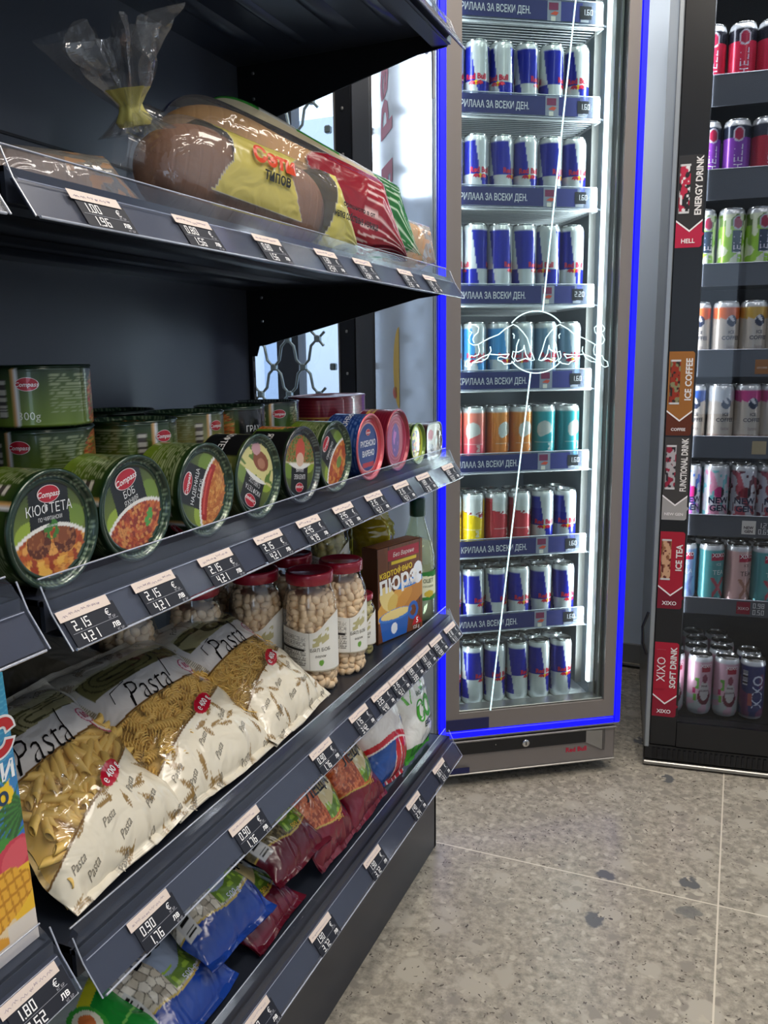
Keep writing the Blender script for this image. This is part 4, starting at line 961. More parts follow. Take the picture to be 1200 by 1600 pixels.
make_bag('lentil_bag', 'burgundy bag of brown lentils, upper of the two', 'lentil bag', G5, slope(-.522, .935, D5+.055, 24, -3), .135, .20, .034, pulse_paint('#5a0f22', BR, 36), 33, extra=pulse_extra('ЛЕЩА', '#0e0e12'))
make_bag('lentil_bag', 'burgundy bag of brown lentils, lower of the two', 'lentil bag', G5, slope(-.520, .862, D5+.008, 16, 2), .13, .20, .030, pulse_paint('#5a0f22', BR, 36), 34, extra=pulse_extra('ЛЕЩА', '#0e0e12'))
WH = ['#d8d2c4', '#c4bcac', '#e2ddd2', '#aaa294']
make_bag('bean_bag', 'blue bag of white beans, upper of the two blue bags', 'bean bag', G5, slope(-.522, .775, D5+.050, 22, -3), .14, .20, .036, pulse_paint('#163a8c', WH, 15, '#5f7c34', dark=.95, tone='#8a98b0'), 35, extra=pulse_extra('БОБ', '#10141c', '500 g', '#c0c8d8'))
make_bag('bean_bag', 'blue bag of white beans, lower one beside the green rice bag', 'bean bag', G5, slope(-.520, .688, D5+.008, 18, 3), .14, .20, .034, pulse_paint('#163a8c', WH, 15, '#5f7c34', dark=.95, tone='#8a98b0'), 36, extra=pulse_extra('БОБ', '#10141c', '500 g', '#c0c8d8'))
def rice_paint(U, V):
    p = Paint(U, V, '#1f8a34'); w = .34+.25*(U-.2); p.put(V > w, '#8f8a78'); p.put((V > w) & (vnoise(U*90, V*90, 2) > .55), '#a8a28e'); p.put((V > w+.03) & (V < w+.16), '#a9b0ac'); p.put((V > w-.03) & (V < w+.03), '#c9c42c'); p.put((V > w+.15) & (V < w+.22), '#1c5a2c')
    p.put(p.ell(.5, .36, .13, .10), '#3fa03c'); p.put(p.ell(.5, .36, .10, .075), '#e6e2cc'); p.put(p.ell(.5, .37, .06, .04), '#c9703c'); p.put(np.abs(V-.18-.1*U) < .006, '#7ac05c'); return p.c
make_bag('rice_bag', 'green bag of rice at the near end of the bottom shelf', 'rice bag', G5, slope(-.520, .585, D5+.008, 16, 4), .16, .24, .036, rice_paint, 37, extra=lambda mb, fn, W, L: mb.text('ОРИЗ', fn, -W*.05, L*.72, .032, 'printed_film', '#12160f', bold=.02))
def salt_paint(U, V):
    p = Paint(U, V, '#e4e6e2'); g = '#3f9a2c'
    p.put(V < .10+.05*np.sin(U*5+1), g); p.put(p.ell(.80, .20, .28, .045, .6), '#2c7a30'); p.put(p.ell(.80, .20, .25, .03, .6), '#1c5a26')
    for k in range(3): p.put(np.abs(U-.10-.12*k-.14*np.sin(V*5+k)) < .018-.004*k, '#6ab84a' if k else g, w=(V > .55)*1.0)
    p.put(p.ell(.55, .70, .09, .10) & (vnoise(U*16, V*18, 3) > .35), '#4ca040'); p.put((V > .9) & (U > .4), '#6ab84a'); return p.c
def salt_x(mb, fn, W, L):
    mb.text('СОЛ', fn, W*.10, L*.44, .052, 'printed_film', '#3fa02a', rot=.0, bold=.05, xs=.82); mb.text('ЕКСТРА', fn, W*.14, L*.29, .015, 'printed_film', '#1c3a1c', bold=.04); mb.text('ЙОДИРАНА', fn, W*.08, L*.60, .010, 'printed_film', '#2c4a2c', bold=.02)
make_bag('salt_bag', 'white and green bag of salt at the far end of the bottom shelf', 'salt bag', None, slope(-.530, 1.395, D5+.006, 76, 0), .128, .20, .036, salt_paint, 41, extra=salt_x, pinch=.03)
def sugar_paint(U, V):
    p = Paint(U, V, '#e4e0dc'); arc = .40-.18*(2*U-1)**2*0 + .06*np.cos((U-.4)*4)
    p.put(V < arc, '#c0202c'); p.put(V < arc-.05, '#e8e0dc'); p.put(V < arc-.065, '#1c4a94'); fan = (V < arc-.065) & (U > .38); p.put(fan, '#c0202c'); p.put(fan & (np.mod(U*7+V*1.5, 1) < .14), '#e8e0e0'); p.put((V > .86) & (U > .5), '#b01c3a')
    p.put(np.abs(V-.62-.25*(1-U)) < .010, '#c0202c', w=(U > .4)*1.0); p.put((V > .64+.25*(1-U)) & (U > .45) & (V < .9), '#9fb8c4'); p.put(p.ell(.86, .48, .07, .06) & (vnoise(U*22, V*22, 5) > .4), '#c9a03c'); p.put(p.ell(.78, .50, .03, .05), '#2c3a8c'); p.put((V > .75) & (U < .3), '#c0202c'); return p.c
make_bag('sugar_bag', 'white, red and blue bag of sugar slumped beside the salt', 'sugar bag', None, slope(-.535, 1.262, D5+.006, 70, -6), .135, .20, .046, sugar_paint, 42, extra=lambda mb, fn, W, L: mb.text('ЗАХАР', fn, W*.12, L*.84, .020, 'printed_film', '#a81838', bold=.04), pinch=.02)

# ---- wafer carton at the left edge
t = empty('wafer_carton', (0, 0, 0)); tag(t, 'bright blue mango wafer carton standing at the left edge', 'box')
cw, ch, cd = .19, .232, .05
ZN = NLEV[4]+.037+.0005
t.matrix_world = frame((-.512, .455-cw, ZN), (0, 1, 0), (-.05, 0, 1))
U, V = np.meshgrid(np.linspace(0, 1, 170), np.linspace(0, 1, 200), indexing='ij'); p = Paint(U, V, '#3a9cc0')
p.grad((V-.45)/.55, '#2f6cb8', '#3fa4c6'); p.put((V > .62) & (np.mod(V*46+.6*np.sin(U*22)+1.2*vnoise(U*5, V*5, 1), 1) < .22), '#64bcd6', w=.6)
for k in range(14):
    a = .35+.17*k; x = U-.80; y = V-.36; d = np.abs(-math.sin(a)*x+math.cos(a)*y); s_ = math.cos(a)*x+math.sin(a)*y; p.put((d < .012*(1-s_/.36)) & (s_ > 0) & (s_ < .34), '#2c6a34' if k % 2 else '#3f8a3c')
    a2 = 2.2+.14*k; s_ = math.cos(a2)*(U-1.02)+math.sin(a2)*(V-.50); d = np.abs(-math.sin(a2)*(U-1.02)+math.cos(a2)*(V-.50)); p.put((d < .010*(1-s_/.34)) & (s_ > 0) & (s_ < .32), '#2c5a30' if k % 2 else '#3c7a38')
p.put(p.ell(.89, .325, .16, .075, .3), '#c43a50'); p.put(p.ell(.94, .345, .08, .05, .3), '#d85a64', w=.8); p.put(p.ell(.82, .40, .10, .022, .2), '#3f8a34')
p.put((V < .24), '#e0c9a0'); p.put((V < .30) & (U > .86) & (U+V > 1.02), '#e8b830')
for (a, b, c_, d_) in ((.72, .20, .30, .10), (.86, .27, .09, .05)):
    w = p.ell(a, b, c_, d_, .12); p.put(w, '#e2a832'); p.put(w & ((np.mod(U*26+V*5, 1) < .22) | (np.mod(V*22-U*3, 1) < .22)), '#b87c1c')
p.put(p.ell(.62, .05, .35, .10, -.2), '#d89a30'); p.put((V < .12) & (U > .85), '#d8cfc4'); p.put((V < .06), '#cfc8c0')
brush = (np.abs(V-.565-.10*(U-.8)) < .038+.006*np.sin(U*60)) & (U > .55) & (U < .965+.01*np.sin(V*90)); p.put(brush, '#ecc62c')
mb = MB(); mb.grid(np.stack([U*cw, V*ch, np.full(U.shape, .0003)], -1), 'printed_gloss', p.c, smooth=False); mb.box(0, cw, 0, ch, -cd, 0, 'printed_paper', '#3a8fb4')
f = flat(Matrix.Translation((0, 0, .0004))); mb.text('ис', f, cw*.86, ch*.80, .050, 'printed_gloss', '#f2f2f2', bold=.07, shear=.2); f2 = flat(Matrix.Translation((0, 0, .0008))); mb.text('ис', f2, cw*.86, ch*.80, .050, 'printed_gloss', '#c8242c', bold=.03, shear=.2)
mb.text('ВКУС И', f, cw*.80, ch*.66, .020, 'printed_gloss', '#f0f4f6', bold=.03); mb.text('манго', f, cw*.80, ch*.568, .019, 'printed_gloss', '#1c3a5a', rot=.10, bold=.03); mb.build('carton', t)
mb = MB(); mb.box(.002, cw-.002, ch, ch+.0008, -cd+.002, -.002, 'printed_paper', '#58b4cc'); mb.build('top_flap', t)

# ================================================================ BREAD (second shelf)
D2 = deck(2)
def superring(n, e):
    th = np.linspace(0, 2*PI, n, endpoint=False); return np.sign(np.cos(th))*np.abs(np.cos(th))**e, np.sign(np.sin(th))*np.abs(np.sin(th))**e, th
def make_loaf(label, A, B, w, h, painter, seed, tail=None, crust='bread_crust', texts=None, slices=True):
    """loaf axis from A (back) to B (front end)"""
    A = Vector(A); B = Vector(B); ax = (B-A); L = ax.length
    M = frame(A, ax, (0, 0, 1) if abs(ax.normalized().z) < .9 else (0, 1, 0)); X = ax.normalized(); Z = Vector((0, 0, 1)); Yv = Z.cross(X).normalized(); Z = X.cross(Yv)
    M = Matrix((X, Yv, Z)).transposed().to_4x4(); M.translation = A
    t = empty('bread_bag', (0, 0, 0)); tag(t, label, 'bread', 'bagged loaves on the bread shelf'); t.matrix_world = M
    cy, cz, th = superring(72, .75)
    lb = L*.80
    s_ = np.linspace(0, 1, 210); k = (1-np.abs(2*s_-1)**3.4)**.55; k = np.clip(k, .02, 1)
    cut = 1-(.022*(np.abs(np.mod(s_*20, 1)-.5) > .44) if slices else 0)
    P = np.stack([np.broadcast_to(s_*lb, (72, 210)), np.outer(cy, k*cut)*w*.93, np.outer(cz, k*cut)*h*.93*(1+.05*np.sin(s_*9))], -1)
    mb = MB(); mb.grid(P, crust, closeu=True); mb.build('loaf', t)
    # bag
    cy, cz, th = superring(176, .75)
    s_ = np.linspace(-.06, 1.0, 150); q = np.clip((s_)*L/lb, -.08, 1.3)
    kk = np.where(q < .5, np.clip(1-np.abs(2*q-1)**6, .06, 1)**.4, np.where(q < .96, 1.0, np.clip(1-(q-.96)/.29, .0, 1)**.6))
    fl = np.where(q > .96, np.clip(1-(q-.96)/.27, .03, 1), 1.0)
    T, Sg = np.meshgrid(th, s_, indexing='ij'); cr = 1+.03*(vnoise(T*6, Sg*5, seed)-.5)+.05*(vnoise(T*9+Sg*4, Sg*14, seed+3)-.5)*np.clip((np.broadcast_to(q, T.shape)-.7)*2, .2, 1)
    P = np.stack([Sg*L, cy[:, None]*kk*cr*w*(1+.25*(1-fl)), cz[:, None]*np.minimum(kk, 1)*fl*cr*h - (1-fl)*h*.45], -1)
    mb = MB(); mb.grid(P, 'printed_film', painter(T/(2*PI), Sg), closeu=True)
    if texts: texts(mb, None, L, w, h)
    mb.build('bag', t)
    if tail: tail(t, w, h)
    return t
def yellow_p(U, Sg):
    p = Paint(U, Sg, '#e8e8e8', .06); ang = U*360
    e1 = .22+.05*np.sin(ang*.05)+.012*vnoise(ang*.2, Sg*0, 2); e2 = .56+.04*np.cos(ang*.06)
    band = (Sg > e1) & (Sg < e2) & (ang > 15) & (ang < 345); p.put(band & ((ang < 200)|(ang > 300)), '#b9ac5c', alpha=1); p.put((ang > 285) & (Sg > e1) & (Sg < e2) , '#b9ac5c', alpha=1)
    p.put((Sg > .72+.03*np.cos(ang*.04)) & (Sg < 1.0), '#c2b860', alpha=.97); p.put((Sg > .98), '#c2b860', alpha=1); return p.c
def yt(mb, fn, L, w, h):
    # text sits on the flank turned to the aisle
    def g(u, v): # u along axis, v around
        u = np.atleast_1d(u); v = np.atleast_1d(v); return fn(1.5*PI+1.1+v*0+ (v), .5+u*0+u)
def bag_tail(t, w, h):
    # gathered neck with yellow tie and crumpled cellophane fan
    O = np.array([-.004, -.004, .022]); D = np.array([-.42, -.10, .90]); D /= np.linalg.norm(D); S1 = np.cross(D, [0, 1, 0]); S1 /= np.linalg.norm(S1); S2 = np.cross(D, S1)
    mb = MB(); n = 72; ns = 44; th = np.linspace(0, 2*PI, n, endpoint=False); s_ = np.linspace(0, 1, ns); T, Q = np.meshgrid(th, s_, indexing='ij')
    r = np.where(Q < .22, .034*(1-Q/.22)+.010,   .010+(Q-.22)*.075-.03*np.clip(Q-.8, 0, 1)); cr = 1+1.1*(vnoise(T*3.2, Q*2.2, 5)-.5)*np.clip(Q*2, .2, 1)+.5*(vnoise(T*9, Q*5, 8)-.5)
    l = Q*.100+.03*(vnoise(T*2, Q*0, 3)-.3)*Q
    P = O + D*l[..., None] + S1*(r*cr*np.cos(T)*.75)[..., None] + S2*(r*cr*np.sin(T)*1.25)[..., None]
    mb.grid(P, 'cellophane', closeu=True, smooth=False); mb.build('bag_neck', t)
    mb = MB(); mat('yellow_tie', '#b8b060', .5); Mx = Matrix((tuple(S1), tuple(S2), tuple(D))).transposed().to_4x4(); Mx.translation = Vector(O+D*.026)
    mb.M = Mx; th = np.linspace(0, 2*PI, 24, endpoint=False); P = []
    for rr, z in ((.016, -.018), (.019, -.012), (.013, -.002), (.012, .004), (.019, .014), (.024, .020)): P.append(np.stack([rr*(1+.14*np.cos(th*7))*np.cos(th), rr*(1+.14*np.cos(th*7))*np.sin(th), np.full(24, z)], -1))
    mb.grid(np.transpose(np.array(P), (1, 0, 2)), 'yellow_tie', closeu=True); mb.build('tie', t)
def flank(L, w, h, a0=172):
    cy, cz, th = superring(72, .75)
    def fn(u, v, lf=.0015):
        u = np.atleast_1d(u); a = math.radians(a0) - np.atleast_1d(v)/(w*.95)
        return np.stack([u, np.interp(a, th, cy)*(w+lf), np.interp(a, th, cz)*(h+lf)], -1)
    return fn
def ytext(mb, f_, L, w, h):
    g = flank(L, w*1.035, h*1.035); mb.text('Сети', g, L*.44, .020, .030, 'printed_film', '#c23c18', bold=.05, xs=.9); mb.text('типов', g, L*.455, .000, .014, 'printed_film', '#1c1c18', bold=.02)
    g = flank(L, w*1.0, h*.86, 178); mb.text('брашното е от', g, L*.86, .010, .008, 'printed_film', '#1c1c18', bold=.03); mb.text('малка собствена мелница', g, L*.85, -.001, .008, 'printed_film', '#1c1c18', bold=.03, xs=.75)
lf1 = make_loaf('brown sliced loaf in clear bag with pale yellow labels and gathered neck', (-.655, .825, D2+.092), (-.520, 1.125, D2+.030), .062, .060, yellow_p, 3, tail=bag_tail, texts=ytext)
def flank_text(t, s_, z, y, st, size, col, xs=1, rot=0, bold=0):
    mb = MB(); f = flat(frame((s_, y, z), (1, 0, 0), (0, .55, .85))); mb.text(st, f, 0, 0, size, 'printed_paper', col, rot=rot, xs=xs, bold=bold); return mb.build('label_text', t)
mat('loaf_crust_light', '#b98a50', .7, bump=.5, bscale=90)
def red_p(U, Sg):
    p = Paint(U, Sg, '#e8e8e8', .07); ang = U*360
    p.put((ang > 92) & (ang < 116) & (Sg < .75), '#2c2a6c', alpha=1); p.put((ang < 92) & (ang > 60) & (Sg < .75), '#cfd0d8', alpha=.9)
    r = (Sg > .50+.05*np.sin(ang*.07)); p.put(r, '#8c1424', alpha=1); w = r & (Sg > .70) & (np.abs(np.mod(U*34+.5*vnoise(U*20, Sg*14, 3), 1)-.5) < .13) & (vnoise(U*60, Sg*10, 1) > .35); p.put(w, '#d8b8b8'); return p.c
def green_p(U, Sg):
    p = Paint(U, Sg, '#e4dfd2', .85); ang = U*360
    p.put((np.abs(ang-110) < 18) & (np.mod(Sg*3.1, 1) < .55), '#3c9a34', alpha=1); p.put((ang > 128) & (ang < 165) & (Sg < .7), '#d8c8a4', alpha=1)
    r = (Sg > .66); p.put(r, '#1c6a2c', alpha=1); w = r & (np.abs(np.mod(U*32+.6*vnoise(U*18, Sg*12, 7), 1)-.5) < .14) & (vnoise(U*60, Sg*12, 4) > .3); p.put(w, '#c0dcc0'); return p.c
def pale_p(U, Sg):
    p = Paint(U, Sg, '#d8cfc0', .25); p.put((Sg > .6) & (vnoise(U*40, Sg*20, 3) > .6), '#c9a07c', alpha=.6); return p.c
make_loaf('loaf in clear bag with red front and navy stripe, second from the left', (-.745, .985, D2+.168), (-.517, 1.335, D2+.042), .062, .066, red_p, 4, crust='loaf_crust_light')
make_loaf('loaf in white bag with bright green front, third from the left', (-.79, 1.135, D2+.215), (-.532, 1.478, D2+.050), .040, .068, green_p, 5, crust='loaf_crust_light')
make_loaf('pale loaf in plain clear bag at the far end of the bread shelf', (-.62, 1.375, D2+.075), (-.520, 1.485, D2+.040), .030, .042, pale_p, 6, crust='loaf_crust_light')
t = make_loaf('loaf in clear bag lying in the shade behind the brown loaf', (-.80, .60, D2+.045), (-.66, .86, D2+.045), .05, .042, pale_p, 8)
# ================================================================ BLUE-LIT COOLER
A1 = 34.0; P1 = (-0.226, 1.936)
FM = ztrans(A1, P1)
fr = empty('drinks_cooler', (P1[0], P1[1], 0), (0, 0, math.radians(A1)))
tag(fr, 'tall taupe grey drinks cooler with glass door outlined in blue light', 'cooler')
SL0, SR0 = -0.4386, 0.0086
def part(fn, name, parent=fr):
    mb = MB(); fn(mb); return mb.build(name, parent)
def f_(mb):
    x0, x1, y0, y1, z0, z1 = SL0+.004, SR0-.004, .045, .76, .04, 1.98
    mb.box(x0, x0+.03, y0, y1, z0, z1, 'white_gloss', bev=.003); mb.box(x1-.03, x1, y0, y1, z0, z1, 'white_plastic', bev=.003)
    mb.box(x0+.03, x1-.03, y0, y1, z1-.03, z1, 'white_gloss'); mb.box(x0+.03, x1-.03, y0+.02, y1, z0, .165, 'silver_steel'); mb.box(x0+.03, x1-.03, y1-.03, y1, .1, z1-.03, 'white_gloss')
part(f_, 'cabinet')
mat('liner_grey', '#5d656b', .4); mat('liner_side', '#8d969a', .35)
def f_(mb):
    mb.box(SL0+.034, SL0+.042, .06, .56, .17, 1.95, 'liner_side'); mb.box(SR0-.050, SR0-.034, .075, .56, .17, 1.95, 'liner_side'); mb.box(SL0+.04, SR0-.04, .545, .56, .17, 1.95, 'liner_grey')
    mb.box(SL0+.03, SR0-.03, .02, .56, .165, .178, 'white_plastic')
    for k in range(70): mb.box(-.0505, -.0495, .100, .108, .26+k*.024, .272+k*.024, 'black_plastic')
    mb.box(-.066, -.050, .095, .098, .2, 1.9, 'silver_steel')
part(f_, 'inner_liner')
# side decal: rotated red letters on the white flank
def f_(mb):
    f = flat(frame((SL0+.0035, .50, 0), (0, 0, -1), (0, 1, 0)))   # u runs downwards, v to the back
    f = flat(frame((SL0+.0036, 0, 0), (0, 0, -1), (0, -1, 0)))
    pass
for word, sg in (('Red', -1), ('Bull', 1)):
    wa = lambda q: (lambda v: v[:, 0].max()-v[:, 0].min())(text_geom(q, .03, 0)[0])*.20
    part(lambda mb: mb.text(word, flat(frame((SL0+.0036, 0, 0), (0, 0, -1), (0, -1, 0))), -1.545+sg*(wa('Red Bull')-wa(word))/2, -.545, .20, 'printed_paper', '#c2274c', bold=.03), 'side_lettering')

def f_(mb):
    a = np.linspace(0, PI, 16); g = flat(frame((SL0+.0036, 0, 0), (0, -1, 0), (0, 0, 1)))
    pts = [(-.43+.0*k, .90) for k in range(1)]; u = np.concatenate([[-.415], -.415-.075*np.sin(a)]); v = np.concatenate([[.97], .97+.105*np.cos(a)])
    mb.add(g(u, v), [(0, i+2, i+1) for i in range(15)], 'printed_paper', '#f0bd2c'); mb.add(g(-.47+.03*np.cos(a*2), .905+.016*np.sin(a*2)), [tuple(range(15))], 'printed_paper', '#e06a50')
part(f_, 'sun_decal')
def f_(mb):  # door: frame in taupe
    y0, y1 = .0, .042
    mb.box(SL0+.0155, -.3907, y0, y1, .148, 1.90, 'taupe_frame'); mb.box(-.034, SR0-.0155, y0, y1, .148, 1.90, 'taupe_frame')
    mb.box(-.3907, -.034, y0, y1, .148, .190, 'taupe_frame'); mb.box(-.3907, -.034, y0, y1, 1.84, 1.90, 'taupe_frame')
    mb.box(SL0-.001, SR0+.001, y0+.002, y1, .125, .131, 'silver_steel', bev=.001); mb.box(SL0, SR0, y0+.006, y1, .131, .148, 'taupe_frame')
    mb.box(SL0-.002, SL0+.0155, .012, .020, .13, 1.91, 'silver_steel'); mb.box(SL0-.003, SL0+.003, .021, .030, .13, 1.91, 'white_plastic', bev=.001); mb.box(SL0-.001, SL0+.003, .031, .036, .13, 1.91, 'black_plastic'); mb.box(SL0-.003, SL0+.003, .037, .043, .13, 1.91, 'white_plastic'); mb.box(SR0-.0155, SR0, .006, y1, .13, 1.91, 'silver_steel')
door = part(f_, 'door_frame')
def f_(mb):
    for k, (a, b_) in enumerate(((-.0345, -.030), (-.0425, -.0375), (-.0495, -.0455))): mb.box(a, b_, .004+.012*k, .042+.005*k, .186-.0*k, 1.845, ['grey_profile', 'silver_steel', 'grey_profile'][k], bev=.001)
    for k, (a, b_) in enumerate(((.181, .185), (.186, .190))): mb.box(-.3907, -.034, .006+.012*(1-k), .045, a+.004, b_+.004, ['grey_profile', 'silver_steel'][k], bev=.001)
part(f_, 'seal_profile', door)
def f_(mb):
    y = (-.003, .006); mb.box(SL0, SL0+.0155, *y, .131, 1.905, 'blue_led', bev=.002); mb.box(SR0-.0155, SR0, *y, .131, 1.905, 'blue_led', bev=.002); mb.box(SL0+.0155, SR0-.0155, *y, .131, .1465, 'blue_led', bev=.002); mb.box(SL0+.0155, SR0-.0155, *y, 1.89, 1.905, 'blue_led', bev=.002)
tag(part(f_, 'light_strip', door), 'glowing blue light strip')
def f_(mb): mb.box(-.3907, -.0345, .006, .012, .188, 1.845, 'door_glass')
part(f_, 'door_glass', door)
def f_(mb):
    mb.poly([(SL0+.017, .1495), (-.320, .1495), (-.3195, .176), (SL0+.017, .176)], .002, lambda a, b, h: (a, -h-.0005, b), 'navy_plastic')
tag(part(f_, 'corner_sticker', door), 'dark navy corner sticker')
# neon line drawing etched on the glass (traced in door plane coordinates)
Pn = np.array([P1[0], P1[1], 0.0]); dn = np.array([math.cos(math.radians(A1)), math.sin(math.radians(A1)), 0]); nn = np.array([-dn[1], dn[0], 0])
RCn = np.array(RC)
def door_px(u, v, dep=.004):
    d = RCn @ np.array([u-600, 800-v, -F_PX]); t_ = nn @ (Pn+nn*dep-np.array([0, 0, 1.0]))/(nn @ d); w = np.array([0, 0, 1.0])+d*t_; return (float((w-Pn) @ dn), dep, float(w[2]))
def cr5(L): return [(680+x/3.53, 440+y/3.53) for x, y in L]
bull = [[(205, 237), (192, 243), (184, 258), (188, 272), (202, 280), (192, 300), (184, 320), (192, 340), (210, 350), (235, 348), (262, 332), (300, 312), (350, 292), (385, 262), (430, 236), (455, 248), (485, 280), (508, 312), (520, 350), (528, 380), (538, 405), (548, 432), (532, 436), (512, 420), (500, 400), (490, 350), (485, 375), (460, 388), (446, 388)],
        [(196, 238), (222, 240), (240, 254), (236, 280), (216, 298), (207, 318), (214, 338)],
        [(238, 350), (244, 378), (240, 402), (215, 412), (196, 408), (188, 430), (168, 442), (164, 466), (182, 472), (200, 462), (206, 446), (235, 430), (262, 414), (298, 400), (345, 404), (408, 400)],
        [(304, 358), (308, 382), (298, 400), (288, 422), (258, 440), (222, 446), (206, 448)],
        [(408, 400), (392, 422), (362, 414), (346, 418), (346, 432), (370, 442), (382, 456), (415, 452), (440, 440), (424, 416), (430, 384), (446, 390), (438, 424), (452, 440), (478, 432), (498, 424), (532, 436)],
        [(428, 286), (436, 296), (434, 314)], [(462, 318), (450, 350), (446, 388)]]
def f_(mb):
    r = .0011
    for L in bull:
        for mir in (0, 1):
            Q = [((1118-x) if mir else x, y) for x, y in L]
            mb.tube([door_px(*p) for p in cr5(Q)], r, 'neon_white', n=5)
    # ring, open where the bulls overlap it
    for a0, a1 in ((38, 142), (218, 322)):
        mb.tube([door_px(680+557/3.53+48.5*math.cos(math.radians(a)), 440+334/3.53-48.5*math.sin(math.radians(a))) for a in np.linspace(a0, a1, 24)], r*1.1, 'neon_white', n=5)
    mb.tube([door_px(906, -60), door_px(848, 486)], r*1.4, 'neon_white', n=6); mb.tube([door_px(829, 583), door_px(766, 1112)], r*1.4, 'neon_white', n=6)
tag(part(f_, 'light_drawing', door), 'glowing white line drawing of two facing bulls in a ring with a slanting line')
part(lambda mb: (mb.box(-.0575, -.0440, .046, .058, .218, 1.9, 'white_led', bev=.003)), 'light_tube')
area_light('cooler_tube_light', (0, 0, 0), (0, 0, 0), .02, 1.6, 4.2, (.93, .97, 1.0))
lo = bpy.data.objects['cooler_tube_light']; lo.matrix_world = FM @ Matrix.Translation((-.068, .052, 1.05)) @ Matrix.Rotation(math.radians(90), 4, 'Y') @ Matrix.Rotation(math.radians(90), 4, 'Z') @ Matrix.Rotation(math.radians(-35), 4, 'Y')
for z in (1.0,):
    o = area_light('cooler_left_light', (0, 0, 0), (0, 0, 0), .02, 1.6, 3.2, (.93, .97, 1.0)); o.matrix_world = FM @ Matrix.Translation((-.385, .055, 1.05)) @ Matrix.Rotation(math.radians(-90), 4, 'Y') @ Matrix.Rotation(math.radians(90), 4, 'Z') @ Matrix.Rotation(math.radians(35), 4, 'Y')
part(lambda mb: mb.box(-.3885, -.378, .046, .056, .218, 1.9, 'white_led', bev=.003), 'light_tube')
def f_(mb):  # plinth grille below the door
    mb.box(SL0+.01, SR0-.002, .012, .05, .028, .119, 'taupe_frame', bev=.006)
    mb.box(SL0+.015, -.072, .008, .013, .083, .112, 'black_plastic'); mb.box(SL0+.012, SR0-.004, .006, .012, .113, .118, 'silver_steel', bev=.001)
    mb.poly([(-.072, .082), (-.030, .060), (-.030, .110), (-.072, .112)], .004, lambda a, b, h: (a, .012-h, b), 'silver_steel')
    for k in (0, 1): mb.tube([(-.028+.004*k, .008, .058), (-.028+.004*k, .008, .115)], .0012, 'grey_profile')
    mb.box(SL0+.015, SR0-.006, .006, .012, .032, .036, 'silver_steel', bev=.001)
    mb.box(SL0+.015, SL0+.075, .0055, .006, .038, .052, 'navy_plastic')
    f = flat(frame((0, .0115, 0), (1, 0, 0), (0, 0, 1))); mb.text('Red Bull', f, -.095, .066, .016, 'printed_paper', '#b8203c', bold=.03)
    mb.box(-.30, -.298, .007, .009, .100, .102, 'tin_metal')
gp = part(f_, 'plinth_grille')
def f_(mb):
    mb.M = Matrix.Translation((-.225, .0085, .097)) @ Matrix.Rotation(PI/2, 4, 'X'); mb.lathe([(.009, -.001), (.0092, .003), (.008, .004), (.0001, .004)], 'tin_metal', n=24, cap0=False, cap1=False); mb.box(-.0012, .0012, -.004, .004, .0035, .0045, 'black_plastic')
part(f_, 'lock', gp)
for x in (-.40, -.06): part(lambda mb: (mb.lathe([(.016, 0), (.016, .008), (.008, .012), (.008, .042)], 'black_plastic', n=16)), 'foot').location = (x, .09, 0)
